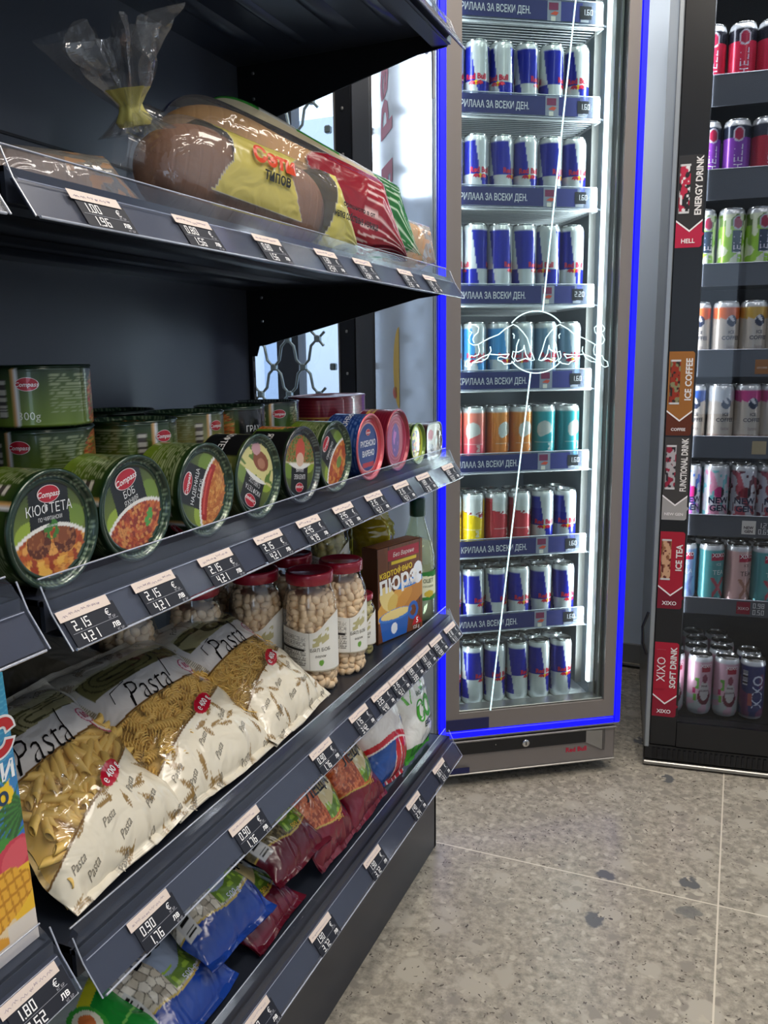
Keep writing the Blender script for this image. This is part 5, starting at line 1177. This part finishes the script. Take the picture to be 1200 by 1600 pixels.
# shelves and price strips of the cooler
RBZ = [.194, .366, .545, .742, .927, 1.112, 1.316, 1.50, 1.685]
PR = ['1.60', '1.60', '1.60', '1.60', '1.60', '2.20', '1.60', '1.60', '1.60']
for k, z in enumerate(RBZ):
    if k == 0: continue
    def f_(mb):
        for y in np.linspace(.075, .50, 30): mb.tube([(-.394, y, z-.003), (-.062, y, z-.003)], .0012, 'white_plastic', n=4, caps=False)
        for y in (.07, .28, .50): mb.tube([(-.396, y, z-.006), (-.060, y, z-.006)], .0025, 'white_plastic', n=6)
        for x in (-.396, -.060): mb.tube([(x, .07, z-.006), (x, .50, z-.006)], .0025, 'white_plastic', n=6)
    sh = part(f_, 'wire_shelf')
    def f_(mb):
        zt = z+.0405; zb = z-.0045
        mb.box(-.396, -.068, .0585, .0605, zb, zt, 'cooler_strip_plastic')
        for q in (zb, zt): mb.tube([(-.396, .0585, q), (-.068, .0585, q)], .0011, 'clear_edge', n=6)
        mb.tube([(-.068, .0585, zb), (-.0665, .0585, zb+.004), (-.0665, .0585, zt-.004), (-.068, .0585, zt)], .0011, 'clear_edge', n=6)
        mb.tube([(-.0665, .0585, zb+.001), (-.058, .0585, zb-.001)], .0018, 'clear_edge', n=6)
        f = flat(frame((0, .0580, 0), (1, 0, 0), (0, 0, 1))); u0 = -.395 if k != 6 else -.395
        mb.quad(f, u0, -.190, zb+.004, zt-.004, 'printed_paper', '#2c2f68'); mb.quad(f, -.190, -.160, zb+.003, zt-.003, 'printed_paper', '#8c90a0')
        mb.quad(f, -.160, -.112, zb+.004, zt-.004, 'printed_paper', '#34387a')
        f2 = flat(frame((0, .0576, 0), (1, 0, 0), (0, 0, 1)))
        mb.quad(f2, -.118, -.092, zb+.010, zt-.010, 'printed_paper', '#15171f'); mb.quad(f2, -.116, -.098, zb+.004, zb+.009, 'printed_paper', '#9a9ea8')
        mb.quad(f2, -.187, -.166, zb+.024, zt-.007, 'printed_paper', '#7c2c50'); mb.poly([(-.184, zb+.016), (-.174, zb+.022), (-.165, zb+.020), (-.170, zb+.014)], .0002, lambda a, b, h: (a, .0575-h, b), 'printed_paper', '#c8503c'); mb.quad(f2, -.182, -.172, zb+.003, zb+.012, 'printed_paper', '#d8d4cc')
        f3 = flat(frame((0, .0572, 0), (1, 0, 0), (0, 0, 1)))
        off = {1: -.006, 2: .014, 5: 0, 4: .006, 3: .0}.get(k, 0)
        mb.text('КРИЛААА ЗА ВСЕКИ ДЕН.', f3, -.306+off-(.012 if k == 3 else 0), zb+.021, .0195, 'printed_paper', '#d8d8e2', xs=.64, bold=.015)
        mb.digits(PR[k], f3, -.112, zb+.018, .011, 'printed_paper', '#c8cad2')
    part(f_, 'price_strip', sh)

# ---- cans
CANS = {}
def can_prof(R, H): return [(R*.80, .003), (R*.84, 0.0), (R*.90, .002), (R*.99, .010), (R, .014), (R, H-.016), (R*.985, H-.012), (R*.90, H-.004), (R*.885, H-.0035)]
def make_can(key, R, H, painter, texts, metal='printed_metal', nth=72, nz=70):
    t = empty('drink_can', (0, 0, 0))
    zz = np.concatenate([[.003, 0, .002, .010], np.linspace(.014, H-.016, nz), [H-.012, H-.004, H-.0035]])
    rr = np.concatenate([[R*.80, R*.84, R*.90, R*.99], np.full(nz, R), [R*.985, R*.90, R*.885]])
    th = np.linspace(0, 2*PI, nth, endpoint=False); T, Z = np.meshgrid(th, zz, indexing='ij'); RR = np.broadcast_to(rr, T.shape)
    p = painter(T, np.clip((Z-.010)/(H-.024), 0, 1)); end = (Z < .008) | (Z > H-.013); p.put(end, '#c6c8ca')
    mb = MB(); mb.grid(np.stack([RR*np.cos(T), RR*np.sin(T), Z], -1), metal, p.c, closeu=True)
    mb.lathe([(.0001, .006), (R*.6, .005), (R*.80, .003)], metal, '#b8babc', n=24, cap0=False, cap1=False)
    texts(mb, R, H); mb.build('body', t)
    mb = MB(); mb.lathe([(R*.885, H-.0035), (R*.905, H-.001), (R*.89, H), (R*.86, H-.001), (R*.84, H-.006), (R*.80, H-.0065), (.0001, H-.0055)], 'tin_metal', n=36, cap0=False, cap1=False)
    mb.box(-R*.12, R*.50, -R*.22, R*.22, H-.0052, H-.0042, 'tin_metal', bev=.0004); mb.build('lid', t)
    CANS[key] = t; t['used'] = 0; return t
def arc(th): return th
def rb_paint(base, alt, low=True, sep=.44):
    def pf(T, Z):
        ph = np.mod((T + (Z-.44)*.75)/PI, 1); A = ph < .46; lowm = Z < sep; p = Paint(T, Z, base)
        p.put(A ^ lowm, alt); q = np.mod((T)/PI, 1)
        p.put((Z < .05), base if False else alt); p.put((Z > .045) & (Z < .052), '#d0d2d4')
        return p
    return pf
def rb_text(col='#c01a3a', sun='#e8b820'):
    def tx(mb, R, H):
        for k in (0, 1):
            th0 = k*PI
            f = cylmap(R, .0005, th0)
            a = np.linspace(0, 2*PI, 14, endpoint=False); cx, cz = 0, H*.44-.004
            mb.add(cylmap(R, .0003, th0)(cx+.0045*np.cos(a), cz+.0045*np.sin(a)), [tuple(range(14))], 'printed_metal', sun)
            for sg in (-1, 1):
                L = [(0.001, 0), (.004, .004), (.009, .0055), (.014, .003), (.0165, -.002), (.012, -.001), (.010, -.004), (.007, -.001), (.003, -.004)]
                pts = [(sg*x, cz-.001+z) for x, z in L]; pts = pts if sg < 0 else pts[::-1]
                mb.add(f([p_[0] for p_ in pts], [p_[1] for p_ in pts]), [tuple(range(9))], 'printed_metal', col)
            mb.text('Red Bull', f, 0, H*.44+.0085, .0150, 'printed_metal', col, bold=.04, xs=.90)
    return tx
BLUE, SIL = '#101a96', '#c6c9cc'
make_can('std', .0265, .145, rb_paint(BLUE, SIL), rb_text())
make_can('tall', .0275, .168, rb_paint(BLUE, SIL), rb_text())
make_can('light', .0265, .145, rb_paint('#3f8cc8', '#c2c8cc'), rb_text())
make_can('grey', .0265, .145, rb_paint('#6f8ea8', '#b6c0c8'), rb_text())
def ed_paint(a, b, tip):
    def pf(T, Z):
        p = Paint(T, Z, a); p.grad(1-Z, b, a)
        q = np.mod(T/PI, 1)-.5
        if tip: m = (Z > .70+.25*np.abs(q)*np.sin(T*2.0)) & (np.abs(q) < .36); p.put(m, '#c4c6c6'); p.put(m & (Z < .76) & (vnoise(T*9, Z*40, 3) > .5), '#8c2030')
        else: p.put(((q/.22)**2 + ((Z-.66)/.16)**2 < 1) & (Z > .55+.3*q), '#c2c4c0')
        p.put((np.abs(Z-.42) < .008) & (np.abs(q) < .3), '#d8d8d4', w=.5)
        return p
    return pf
def ed_text(mb, R, H):
    for k in (0, 1): mb.text('Red Bull', cylmap(R, .0005, k*PI+PI/2+.45), 0, H*.28, .011, 'printed_metal', '#e4e0d8', rot=PI/2, bold=.02)
make_can('red', .0265, .145, ed_paint('#c2404a', '#b0303c', True), ed_text)
make_can('yellow', .0265, .145, ed_paint('#e2c81c', '#d8b410', True), ed_text)
make_can('pink', .0265, .145, ed_paint('#c8285c', '#d8806a', False), ed_text)
make_can('orange', .0265, .145, ed_paint('#d0762c', '#d8883a', False), ed_text)
make_can('teal', .0265, .145, ed_paint('#1f8c98', '#2f9aa2', False), ed_text)
def place_can(key, M, label, group):
    p = CANS[key]; c = p if not p['used'] else copy_tree(p)
    if p['used'] == 0: p['used'] = 1
    if 'used' in c and c is not p: del c['used']
    c['label'] = label; c['category'] = 'can'; c['group'] = group; c.matrix_world = M; return c
ORD = ['rightmost', 'second from the right', 'third from the right', 'third from the left', 'second from the left', 'leftmost']
ROWN = [q + ' of blue-lit cooler' for q in ('bottom row', 'second row', 'third row', 'fourth row', 'fifth row', 'sixth row', 'seventh row', 'eighth row')]
ROWS = [['std']*6, ['std']*6, ['std', 'std', 'red', 'red', 'yellow', 'yellow'], ['teal', 'teal', 'orange', 'orange', 'pink', 'pink'], ['grey', 'grey', 'grey', 'light', 'light', 'light'], ['tall']*6, ['std']*6, ['std']*6]
DESC = {'std': 'blue and silver', 'tall': 'tall blue and silver', 'light': 'light blue and silver', 'grey': 'grey blue and silver', 'red': 'coral red', 'yellow': 'yellow', 'pink': 'pink', 'orange': 'orange', 'teal': 'teal'}
rnd = random.Random(4)
# angle so that the camera-facing side shows: camera direction in can frame is about -y
ROT = [[q+90 for q in row] for row in ([15, 15, 50, 20, 50, 30], [20, 20, 10, 55, 40, 20], [-5, -10, 0, 0, 0, 0], [0, 0, 0, 0, 0, 0], [0, 10, -20, 30, -5, 0], [-5, -40, 50, 50, -90, 0], [5, 40, 0, 40, 5, 0], [-15, 60, 50, -35, -20, 10])]
for q in (2, 3):
    for w_ in range(6):
        if ROWS[q][w_] != 'std': ROT[q][w_] = [20, -15, 10, 25, -20, 5][w_]
for r, row in enumerate(ROWS):
    z = RBZ[r] + (0.0 if r else 0.0)
    if r == 0: z = .1785
    for c_, key in enumerate(row):
        s_ = -.1085-.0560*c_ + (rnd.random()-.5)*.002
        for d_ in ((0, 1) if r < 4 else (0,)):
            y = .0905+.056*d_ + (rnd.random()-.5)*.003
            M = FM @ Matrix.Translation((s_, y, z+.0003)) @ Matrix.Rotation(math.radians(ROT[r][c_]+d_*70), 4, 'Z')
            place_can(key, M, '%s can, %s in %s%s' % (DESC[key], ORD[c_].replace(' from the', ' from'), ROWN[r], ', behind another' if d_ else ''), 'cans in the blue-lit cooler')

# ================================================================ BLACK COOLER
A2 = 7.0; P2 = (-0.165, 2.0); GM = ztrans(A2, P2)
f2r = empty('drinks_cooler', (P2[0], P2[1], 0), (0, 0, math.radians(A2)))
tag(f2r, 'black-framed drinks cooler at the right with category stickers down its door edge', 'cooler')
def part2(fn, name, parent=f2r): return part(fn, name, parent)
W2 = .62
def f_(mb):
    mb.box(0, .018, .045, .60, .03, 1.98, 'silver_steel', bev=.003); mb.box(W2-.018, W2, .045, .60, .03, 1.98, 'silver_steel', bev=.003); mb.box(.018, W2-.018, .045, .60, 1.95, 1.98, 'silver_steel'); mb.box(.018, W2-.018, .05, .60, .03, .118, 'black_steel'); mb.box(.018, W2-.018, .58, .60, .118, 1.95, 'silver_steel')
part2(f_, 'cabinet')
mat('black_liner', '#3a3c40', .45)
def f_(mb): mb.box(.02, .026, .05, .56, .118, 1.95, 'black_liner'); mb.box(W2-.026, W2-.02, .05, .56, .118, 1.95, 'black_liner'); mb.box(.026, W2-.026, .55, .56, .118, 1.95, 'black_liner')
part2(f_, 'inner_liner')
mat('brushed_edge', '#9aa0a4', .35, .6)
def f_(mb):
    mb.box(.012, .074, 0, .04, .058, 1.93, 'black_plastic', bev=.002); mb.box(W2-.074, W2-.002, 0, .04, .058, 1.93, 'black_plastic', bev=.002); mb.box(.074, W2-.074, 0, .04, .058, .120, 'black_plastic'); mb.box(.074, W2-.074, 0, .04, 1.86, 1.93, 'black_plastic')
    mb.box(.0, .0115, -.001, .044, .05, 1.94, 'brushed_edge', bev=.002)
d2 = part2(f_, 'door_frame')
part2(lambda mb: mb.box(.074, W2-.074, .004, .010, .120, 1.86, 'smoked_door_glass'), 'door_glass', d2)
part2(lambda mb: (mb.tube([(-.004, -.006, .29), (-.014, -.012, .32), (-.016, -.012, .36), (-.004, -.006, .395)], .0035, 'black_plastic')), 'door_handle', d2)
def f_(mb):
    mb.box(0, W2, .004, .05, .016, .056, 'black_plastic', bev=.003)
    for k in range(48): mb.box(.020+k*.012, .026+k*.012, .0, .006, .022, .048, 'black_steel')
    mb.box(0, W2, -.002, .05, .004, .014, 'silver_steel', bev=.002)
part2(f_, 'plinth_grille')
def sticker(z0, z1, bodyc, footc, word, foot, cancols, dark=False):
    def f_(mb):
        x0, x1 = .0145, .071; f = flat(frame((0, -.0008, 0), (1, 0, 0), (0, 0, 1))); hgt = z1-z0; zf = z0+hgt*.30
        P = [(x0, zf), (x0, z1), (x1-.006, z1), (x1-.002, z1-.004), (x1-.002, zf), ((x0+x1)/2, zf-.022)]
        mb.poly(P, .0006, lambda a, b, h: (a, -.0004-h, b), 'printed_paper', bodyc)
        P = [(x0, z0), (x0, zf-.001), ((x0+x1)/2, zf-.023), (x1-.002, zf-.001), (x1-.002, z0+.032), (x1+.003, z0+.028), (x1-.002, z0+.022), (x1-.002, z0+.004), (x1-.006, z0)]
        mb.poly(P, .0005, lambda a, b, h: (a, -.0004-h, b), 'printed_paper', footc)
        mb.poly([(x0, zf+.001), ((x0+x1)/2, zf-.021), (x1-.002, zf+.001), (x1-.002, zf-.003), ((x0+x1)/2, zf-.025), (x0, zf-.003)], .0004, lambda a, b, h: (a, -.0008-h, b), 'printed_paper', '#e8e4e4')
        f = flat(frame((0, -.0013, 0), (1, 0, 0), (0, 0, 1))); zm = (zf+z1)/2+.004
        v, _ = text_geom(word, .03, 0); ln = (v[:, 0].max()-v[:, 0].min()); xs = min(.95, (z1-zf-.012)/(ln*.019))
        mb.text(word, f, .0575, zm, .019, 'printed_paper', '#dcdad8', rot=PI/2, bold=.03, xs=xs)
        mb.text(foot, f, .041, z0+.014, .013 if len(foot) < 6 else .009, 'printed_paper', '#e6e2e2', bold=.02)
        # printed can picture lying on its side
        a0, a1, b0, b1 = .018, .040, zf+.014, z1-.018
        U, V = np.meshgrid(np.linspace(0, 1, 16), np.linspace(0, 1, 60), indexing='ij'); p = Paint(U, V, cancols[0]); p.put(vnoise(U*3, V*9, len(word)) > .52, cancols[1]); p.put(vnoise(U*5+3, V*14, 7) > .72, cancols[2]); p.put((V < .05) | (V > .95), '#c4c4c4'); p.put((U < .10), '#202020', w=.4)
        mb.grid(f(a0+U.ravel()*(a1-a0), b0+V.ravel()*(b1-b0)).reshape(16, 60, 3), 'printed_paper', p.c, smooth=False)
        if word == 'SOFT DRINK': f4 = flat(frame((0, -.0018, 0), (1, 0, 0), (0, 0, 1))); mb.quad(f4, a0-.001, a1+.001, b0, b1, 'printed_paper', '#a01c30'); mb.text('XIXO', flat(frame((0, -.0022, 0), (1, 0, 0), (0, 0, 1))), .030, (b0+b1)/2, .028, 'printed_paper', '#e4dcdc', rot=PI/2, xs=.9)
    tag(part2(f_, 'sticker', d2), '%s sticker' % word.lower())
sticker(1.226, 1.417, '#2a2a2c', '#b01c40', 'ENERGY DRINK', 'HELL', ['#b02040', '#1c1c20', '#d8d8d8'])
sticker(.815, 1.003, '#94602c', '#5a2a1a', 'ICE COFFEE', 'COFFEE', ['#7c7a58', '#8a2c1c', '#2a2420'])
sticker(.619, .811, '#3f3d3c', '#9c9a98', 'FUNCTIONAL DRINK', 'NEW GEN', ['#a8a4a6', '#8c2038', '#26242a'])
sticker(.405, .591, '#a01c30', '#74182a', 'ICE TEA', 'XIXO', ['#8a5c3c', '#c49a78', '#5c2420'])
sticker(.133, .321, '#a41c32', '#84182c', 'SOFT DRINK', 'XIXO', ['#8a2030', '#a83040', '#c05060'])
RZ = [.122, .412, .603, .788, .973, 1.173, 1.357, 1.550]; VT = [.150, .424, .626, .81, 1.0055, 1.194, 1.393, 1.585]
for k, z in enumerate(RZ):
    if k == 0: continue
    def f_(mb): mb.box(.028, W2-.028, .07, .50, z-.006, z-.0005, 'grey_profile')
    sh = part2(f_, 'cooler_shelf')
    mat('strip_grey', '#53575e', .3)
    def f_(mb):
        mb.box(.074, W2-.076, .046, .050, z-.028, VT[k], 'strip_grey'); mb.tube([(.074, .046, VT[k]), (W2-.076, .046, VT[k])], .0014, 'clear_edge')
        f = flat(frame((0, .0455, 0), (1, 0, 0), (0, 0, 1))); f5 = flat(frame((0, .0451, 0), (1, 0, 0), (0, 0, 1)))
        if k == 1: mb.quad(f, .195, .225, z-.022, z+.008, 'printed_paper', '#8c1c34'); mb.text('XIXO', f5, .210, z-.008, .010, 'printed_paper', '#e4d8d8'); mb.digits('0.98', f5, .231, z-.006, .012, 'printed_paper', '#dcdcdc'); mb.digits('0.50', f5, .231, z-.022, .012, 'printed_paper', '#dcdcdc')
        if k == 2: mb.quad(f, .195, .225, z-.020, z+.012, 'printed_paper', '#d8d4cc'); mb.text('NEW', f5, .210, z-.004, .009, 'printed_paper', '#3c2030', bold=.03); mb.text('GEN', f5, .210, z-.013, .009, 'printed_paper', '#3c2030', bold=.03); mb.digits('1.27', f5, .231, z-.004, .012, 'printed_paper', '#dcdcdc'); mb.digits('0.65', f5, .231, z-.019, .012, 'printed_paper', '#dcdcdc')
        if k == 4: mb.quad(f, .20, .23, z-.022, z+.010, 'printed_paper', '#94602c'); mb.text('ICE COFFEE', f5, .215, z-.008, .006, 'printed_paper', '#e8dcd0', xs=.7)
        if k == 3: mb.quad(f, .205, .235, z-.018, z+.012, 'printed_paper', '#a89a78')
    part2(f_, 'price_strip', sh)
o = area_light('black_cooler_light', (0, 0, 0), (0, 0, 0), .5, .03, 4, (.95, .98, 1.0)); o.matrix_world = GM @ Matrix.Translation((.31, .055, 1.84)) @ Matrix.Rotation(math.radians(-25), 4, 'X')
for xx, rr_ in ((.088, -90), (W2-.088, 90)):
    o = area_light('black_cooler_light', (0, 0, 0), (0, 0, 0), .015, 1.5, 1.9, (.95, .98, 1.0)); o.matrix_world = GM @ Matrix.Translation((xx-.01*(1 if rr_ < 0 else -1), .052, .95)) @ Matrix.Rotation(math.radians(rr_), 4, 'Y') @ Matrix.Rotation(math.radians(90), 4, 'Z')
# cans of the black cooler: painters look up local angle q = distance from the face turned outwards (-y)
def face_q(T, n=1): return np.mod(T+PI/2+PI, 2*PI)-PI
def simple_can(key, pf, tx, R=.029, H=.14): make_can(key, R, H, pf, tx)
def guava(T, Z):
    q = face_q(T); p = Paint(T, Z, '#cfa6b6'); p.put((Z < .32) & (vnoise(T*3, Z*6, 2) > .5), '#9cc4bc', w=.6)
    p.put((((q-.25)/.55)**2+((Z-.30)/.17)**2 < 1), '#6a2038'); p.put((((q-.25)/.40)**2+((Z-.42)/.20)**2 < 1), '#c9c4c4'); p.put((((q-.25)/.22)**2+((Z-.66)/.09)**2 < 1), '#8a4058')
    p.put(((np.abs(q+.40) < .16) & (Z > .45) & (Z < .68)) & (vnoise(T*5, Z*9, 4) > .35), '#5c9a3c'); p.put((np.abs(q+.50) < .12) & (Z > .2) & (Z < .34), '#6aa83c'); p.put((q > -.05) & (q < .75) & (Z > .80) & (Z < .92), '#a82040'); p.put((np.abs(q+.6) < .12) & (Z > .36) & (Z < .46), '#b82c68'); return p
def qtext(mb, R, st, q, z, size, col, rot=0, xs=1, bold=.02): mb.text(st, cylmap(R, .0005, -PI/2+q), 0, z, size, 'printed_metal', col, rot=rot, xs=xs, bold=bold)
simple_can('guava', guava, lambda mb, R, H: (qtext(mb, R, 'XIXO', .35, H*.845, .0125, '#ecdde0'), qtext(mb, R, 'PINK', .25, H*.50, .007, '#5c3c48'), qtext(mb, R, 'GUAVA', .25, H*.42, .007, '#5c3c48')), H=.150)
def cola(T, Z):
    q = face_q(T); p = Paint(T, Z, '#2c3468'); p.put(vnoise(T*1.5, Z*3, 5) > .6, '#7a3a5c', w=.7); p.put((np.abs(q+.3) < .2) & (Z > .2) & (Z < .45), '#c06040', w=.7); p.put((q > -1.0) & (q < -.55) & (Z > .6) & (Z < .9), '#c8ccd4'); p.put((q > -1.0) & (q < -.55) & (Z > .62) & (Z < .88) & (vnoise(Z*80, Z*0, 2) > .5), '#303030'); return p
simple_can('cola', cola, lambda mb, R, H: qtext(mb, R, 'XIXO', .25, H*.47, .036, '#ccd2e4', rot=PI/2, xs=.95, bold=.01), H=.150)
def tea(base, xcol):
    def pf(T, Z):
        q = face_q(T); p = Paint(T, Z, base); p.put((q > -.45) & (q < .75) & (Z > .78) & (Z < .93), '#b02848'); a = np.abs(np.abs(q-.15)-np.abs(Z-.22)*2.6) < .16; p.put(a & (np.abs(Z-.22) < .2) & (vnoise(T*6, Z*14, 3) > .25), xcol); return p
    return pf
tt = lambda c1: (lambda mb, R, H: (qtext(mb, R, 'XIXO', .15, H*.82, .0135, '#ecdde0'), qtext(mb, R, 'ICE', .15, H*.66, .009, c1, bold=0), qtext(mb, R, 'TEA', .15, H*.52, .016, c1, bold=0)))
simple_can('tea_teal', tea('#4f9a9c', '#b04a58'), tt('#c8dcdc')); simple_can('tea_pink', tea('#d0a8a4', '#a87868'), tt('#4c4448')); simple_can('tea_blue', tea('#8aa0cc', '#6a80b8'), tt('#d8e0ec'))
def newgen(c1, c2):
    def pf(T, Z):
        q = face_q(T); p = Paint(T, Z, '#c4c4cc'); n_ = vnoise(T*2.5+Z*3, Z*5, 3); p.put(n_ > .62, c1, w=.9); p.put(vnoise(T*4, Z*9, 8) > .72, c2); p.put((q/.42)**2+((Z-.56)/.11)**2 < 1, '#c8307c' if c1 != '#a02038' else '#7c2030'); p.put(((q/.42)**2+((Z-.56)/.11)**2 < 1) & (q > .15), '#1c1c2c'); return p
    return pf
ng = lambda mb, R, H: (qtext(mb, R, 'NEW', 0, H*.40, .020, '#262c48', bold=.03, xs=1.05), qtext(mb, R, 'GEN', 0, H*.27, .020, '#262c48', bold=.03, xs=1.05))
simple_can('ng_purple', newgen('#b050b8', '#3c6ac0'), ng); simple_can('ng_pink', newgen('#d88aa8', '#68b0b4'), ng); simple_can('ng_red', newgen('#a02038', '#5c2030'), ng)
def coffee(top, bot='#c2b8ac'):
    def pf(T, Z):
        q = face_q(T); p = Paint(T, Z, bot); p.put(Z > .72+.10*np.abs(q)*np.where(np.abs(q) < .9, 1, .5), top); p.put((q/.40)**2+((Z-.74)/.11)**2 < 1, '#2a3048'); p.put(((q/.40)**2+((Z-.74)/.11)**2 < 1) & (vnoise(T*4+Z*9, Z*10, 3) > .55), '#d8d8dc'); p.put((Z < .14) & (vnoise(T*7, Z*20, 3) > .5), '#a07868', w=.6); return p
    return pf
ct = lambda mb, R, H: (qtext(mb, R, 'ICE', 0, H*.51, .010, '#4c4c54'), qtext(mb, R, 'COFFEE', 0, H*.42, .012, '#4c4c54'), qtext(mb, R, 'latte', 0, H*.28, .011, '#8a7a74', bold=0))
simple_can('cf_blue', coffee('#2c50a0'), ct); simple_can('cf_white', coffee('#c8ccd0'), ct); simple_can('cf_pink', coffee('#c03a80'), ct); simple_can('cf_orange', coffee('#e07038'), ct); simple_can('cf_gold', coffee('#c8a040'), ct)
def hell(c1, c2='#1c2438', lime=False):
    def pf(T, Z):
        q = face_q(T); p = Paint(T, Z, c1); p.put(Z > .78, c2); p.put((q/.38)**2+((Z-.84)/.12)**2 < 1, '#9c2040'); p.put((np.abs(np.hypot(q/.38, (Z-.84)/.12)-1) < .12), '#b8b8c4')
        if lime: p.put(vnoise(T*3, Z*6, 2) > .55, '#e0e8c8'); p.put((np.abs(q) < .35) & (Z > .3) & (Z < .7), '#2c3c50')
        return p
    return pf
ht = lambda mb, R, H: qtext(mb, R, 'HELL', 0, H*.42, .026, '#d0ccdc', rot=PI/2, xs=1.0, bold=-.0)
simple_can('hell_purple', hell('#7a3aa0'), ht); simple_can('hell_red', hell('#c02444', '#20202c'), ht); simple_can('hell_green', hell('#98c83c', '#6a8a3c', True), ht); simple_can('hell_stripe', hell('#b0283c', '#3c3c48'), ht)
R2 = [['guava', 'guava', 'guava', 'cola'], ['tea_blue', 'tea_teal', 'tea_pink', 'tea_teal'], ['ng_purple', 'ng_pink', 'ng_red', 'ng_red'], ['cf_blue', 'cf_white', 'cf_pink', 'cf_pink'], ['cf_orange', 'cf_orange', 'cf_gold', 'cf_gold'], ['hell_green', 'hell_green', 'hell_green', 'hell_green'], ['hell_purple', 'hell_purple', 'hell_stripe', 'hell_stripe'], ['hell_red', 'hell_red', 'hell_red', 'hell_red']]
D2N = {'guava': 'pale pink guava', 'cola': 'navy and red', 'tea_blue': 'pale blue ice tea', 'tea_teal': 'teal ice tea', 'tea_pink': 'pale pink ice tea', 'ng_purple': 'purple and white functional drink', 'ng_pink': 'pink and white functional drink', 'ng_red': 'dark red and white functional drink', 'cf_blue': 'blue topped coffee', 'cf_white': 'white coffee', 'cf_pink': 'magenta topped coffee', 'cf_orange': 'orange topped coffee', 'cf_gold': 'gold topped coffee', 'hell_green': 'lime green energy', 'hell_purple': 'purple energy', 'hell_stripe': 'red energy', 'hell_red': 'bright red energy'}
R2N = ['bottom row', 'second row', 'third row', 'fourth row', 'fifth row', 'sixth row', 'seventh row', 'top row']
O2 = ['leftmost', 'second', 'third', 'fourth']
for r, row in enumerate(R2):
    for c_, key in enumerate(row):
        for d_ in range(4 if r == 0 else (2 if r < 4 else 1)):
            if r == 0 and c_ == 3 and d_ > 1: continue
            s_ = [.070, .124, .176, .229][c_] if r < 3 else [.076, .1335, .191, .249][c_]
            if r == 0: s_ = [.062, .1235, .184, .2455][c_]
            elif r < 3: s_ = [.075, .134, .194, .254][c_]
            y = .084+.060*d_
            M = GM @ Matrix.Translation((s_+.004*math.sin(d_*3+c_), y, RZ[r]+.0003)) @ Matrix.Rotation(math.radians(12+rnd.uniform(-12, 12)+d_*50), 4, 'Z')
            place_can(key, M, '%s can, %s in %s of black cooler%s' % (D2N[key].replace(' functional drink', ''), O2[c_], R2N[r], ['', ', second back', ', third back', ', fourth back'][d_]), 'cans in the black cooler')
for k_, p in CANS.items():
    if 'used' in p: del p['used']
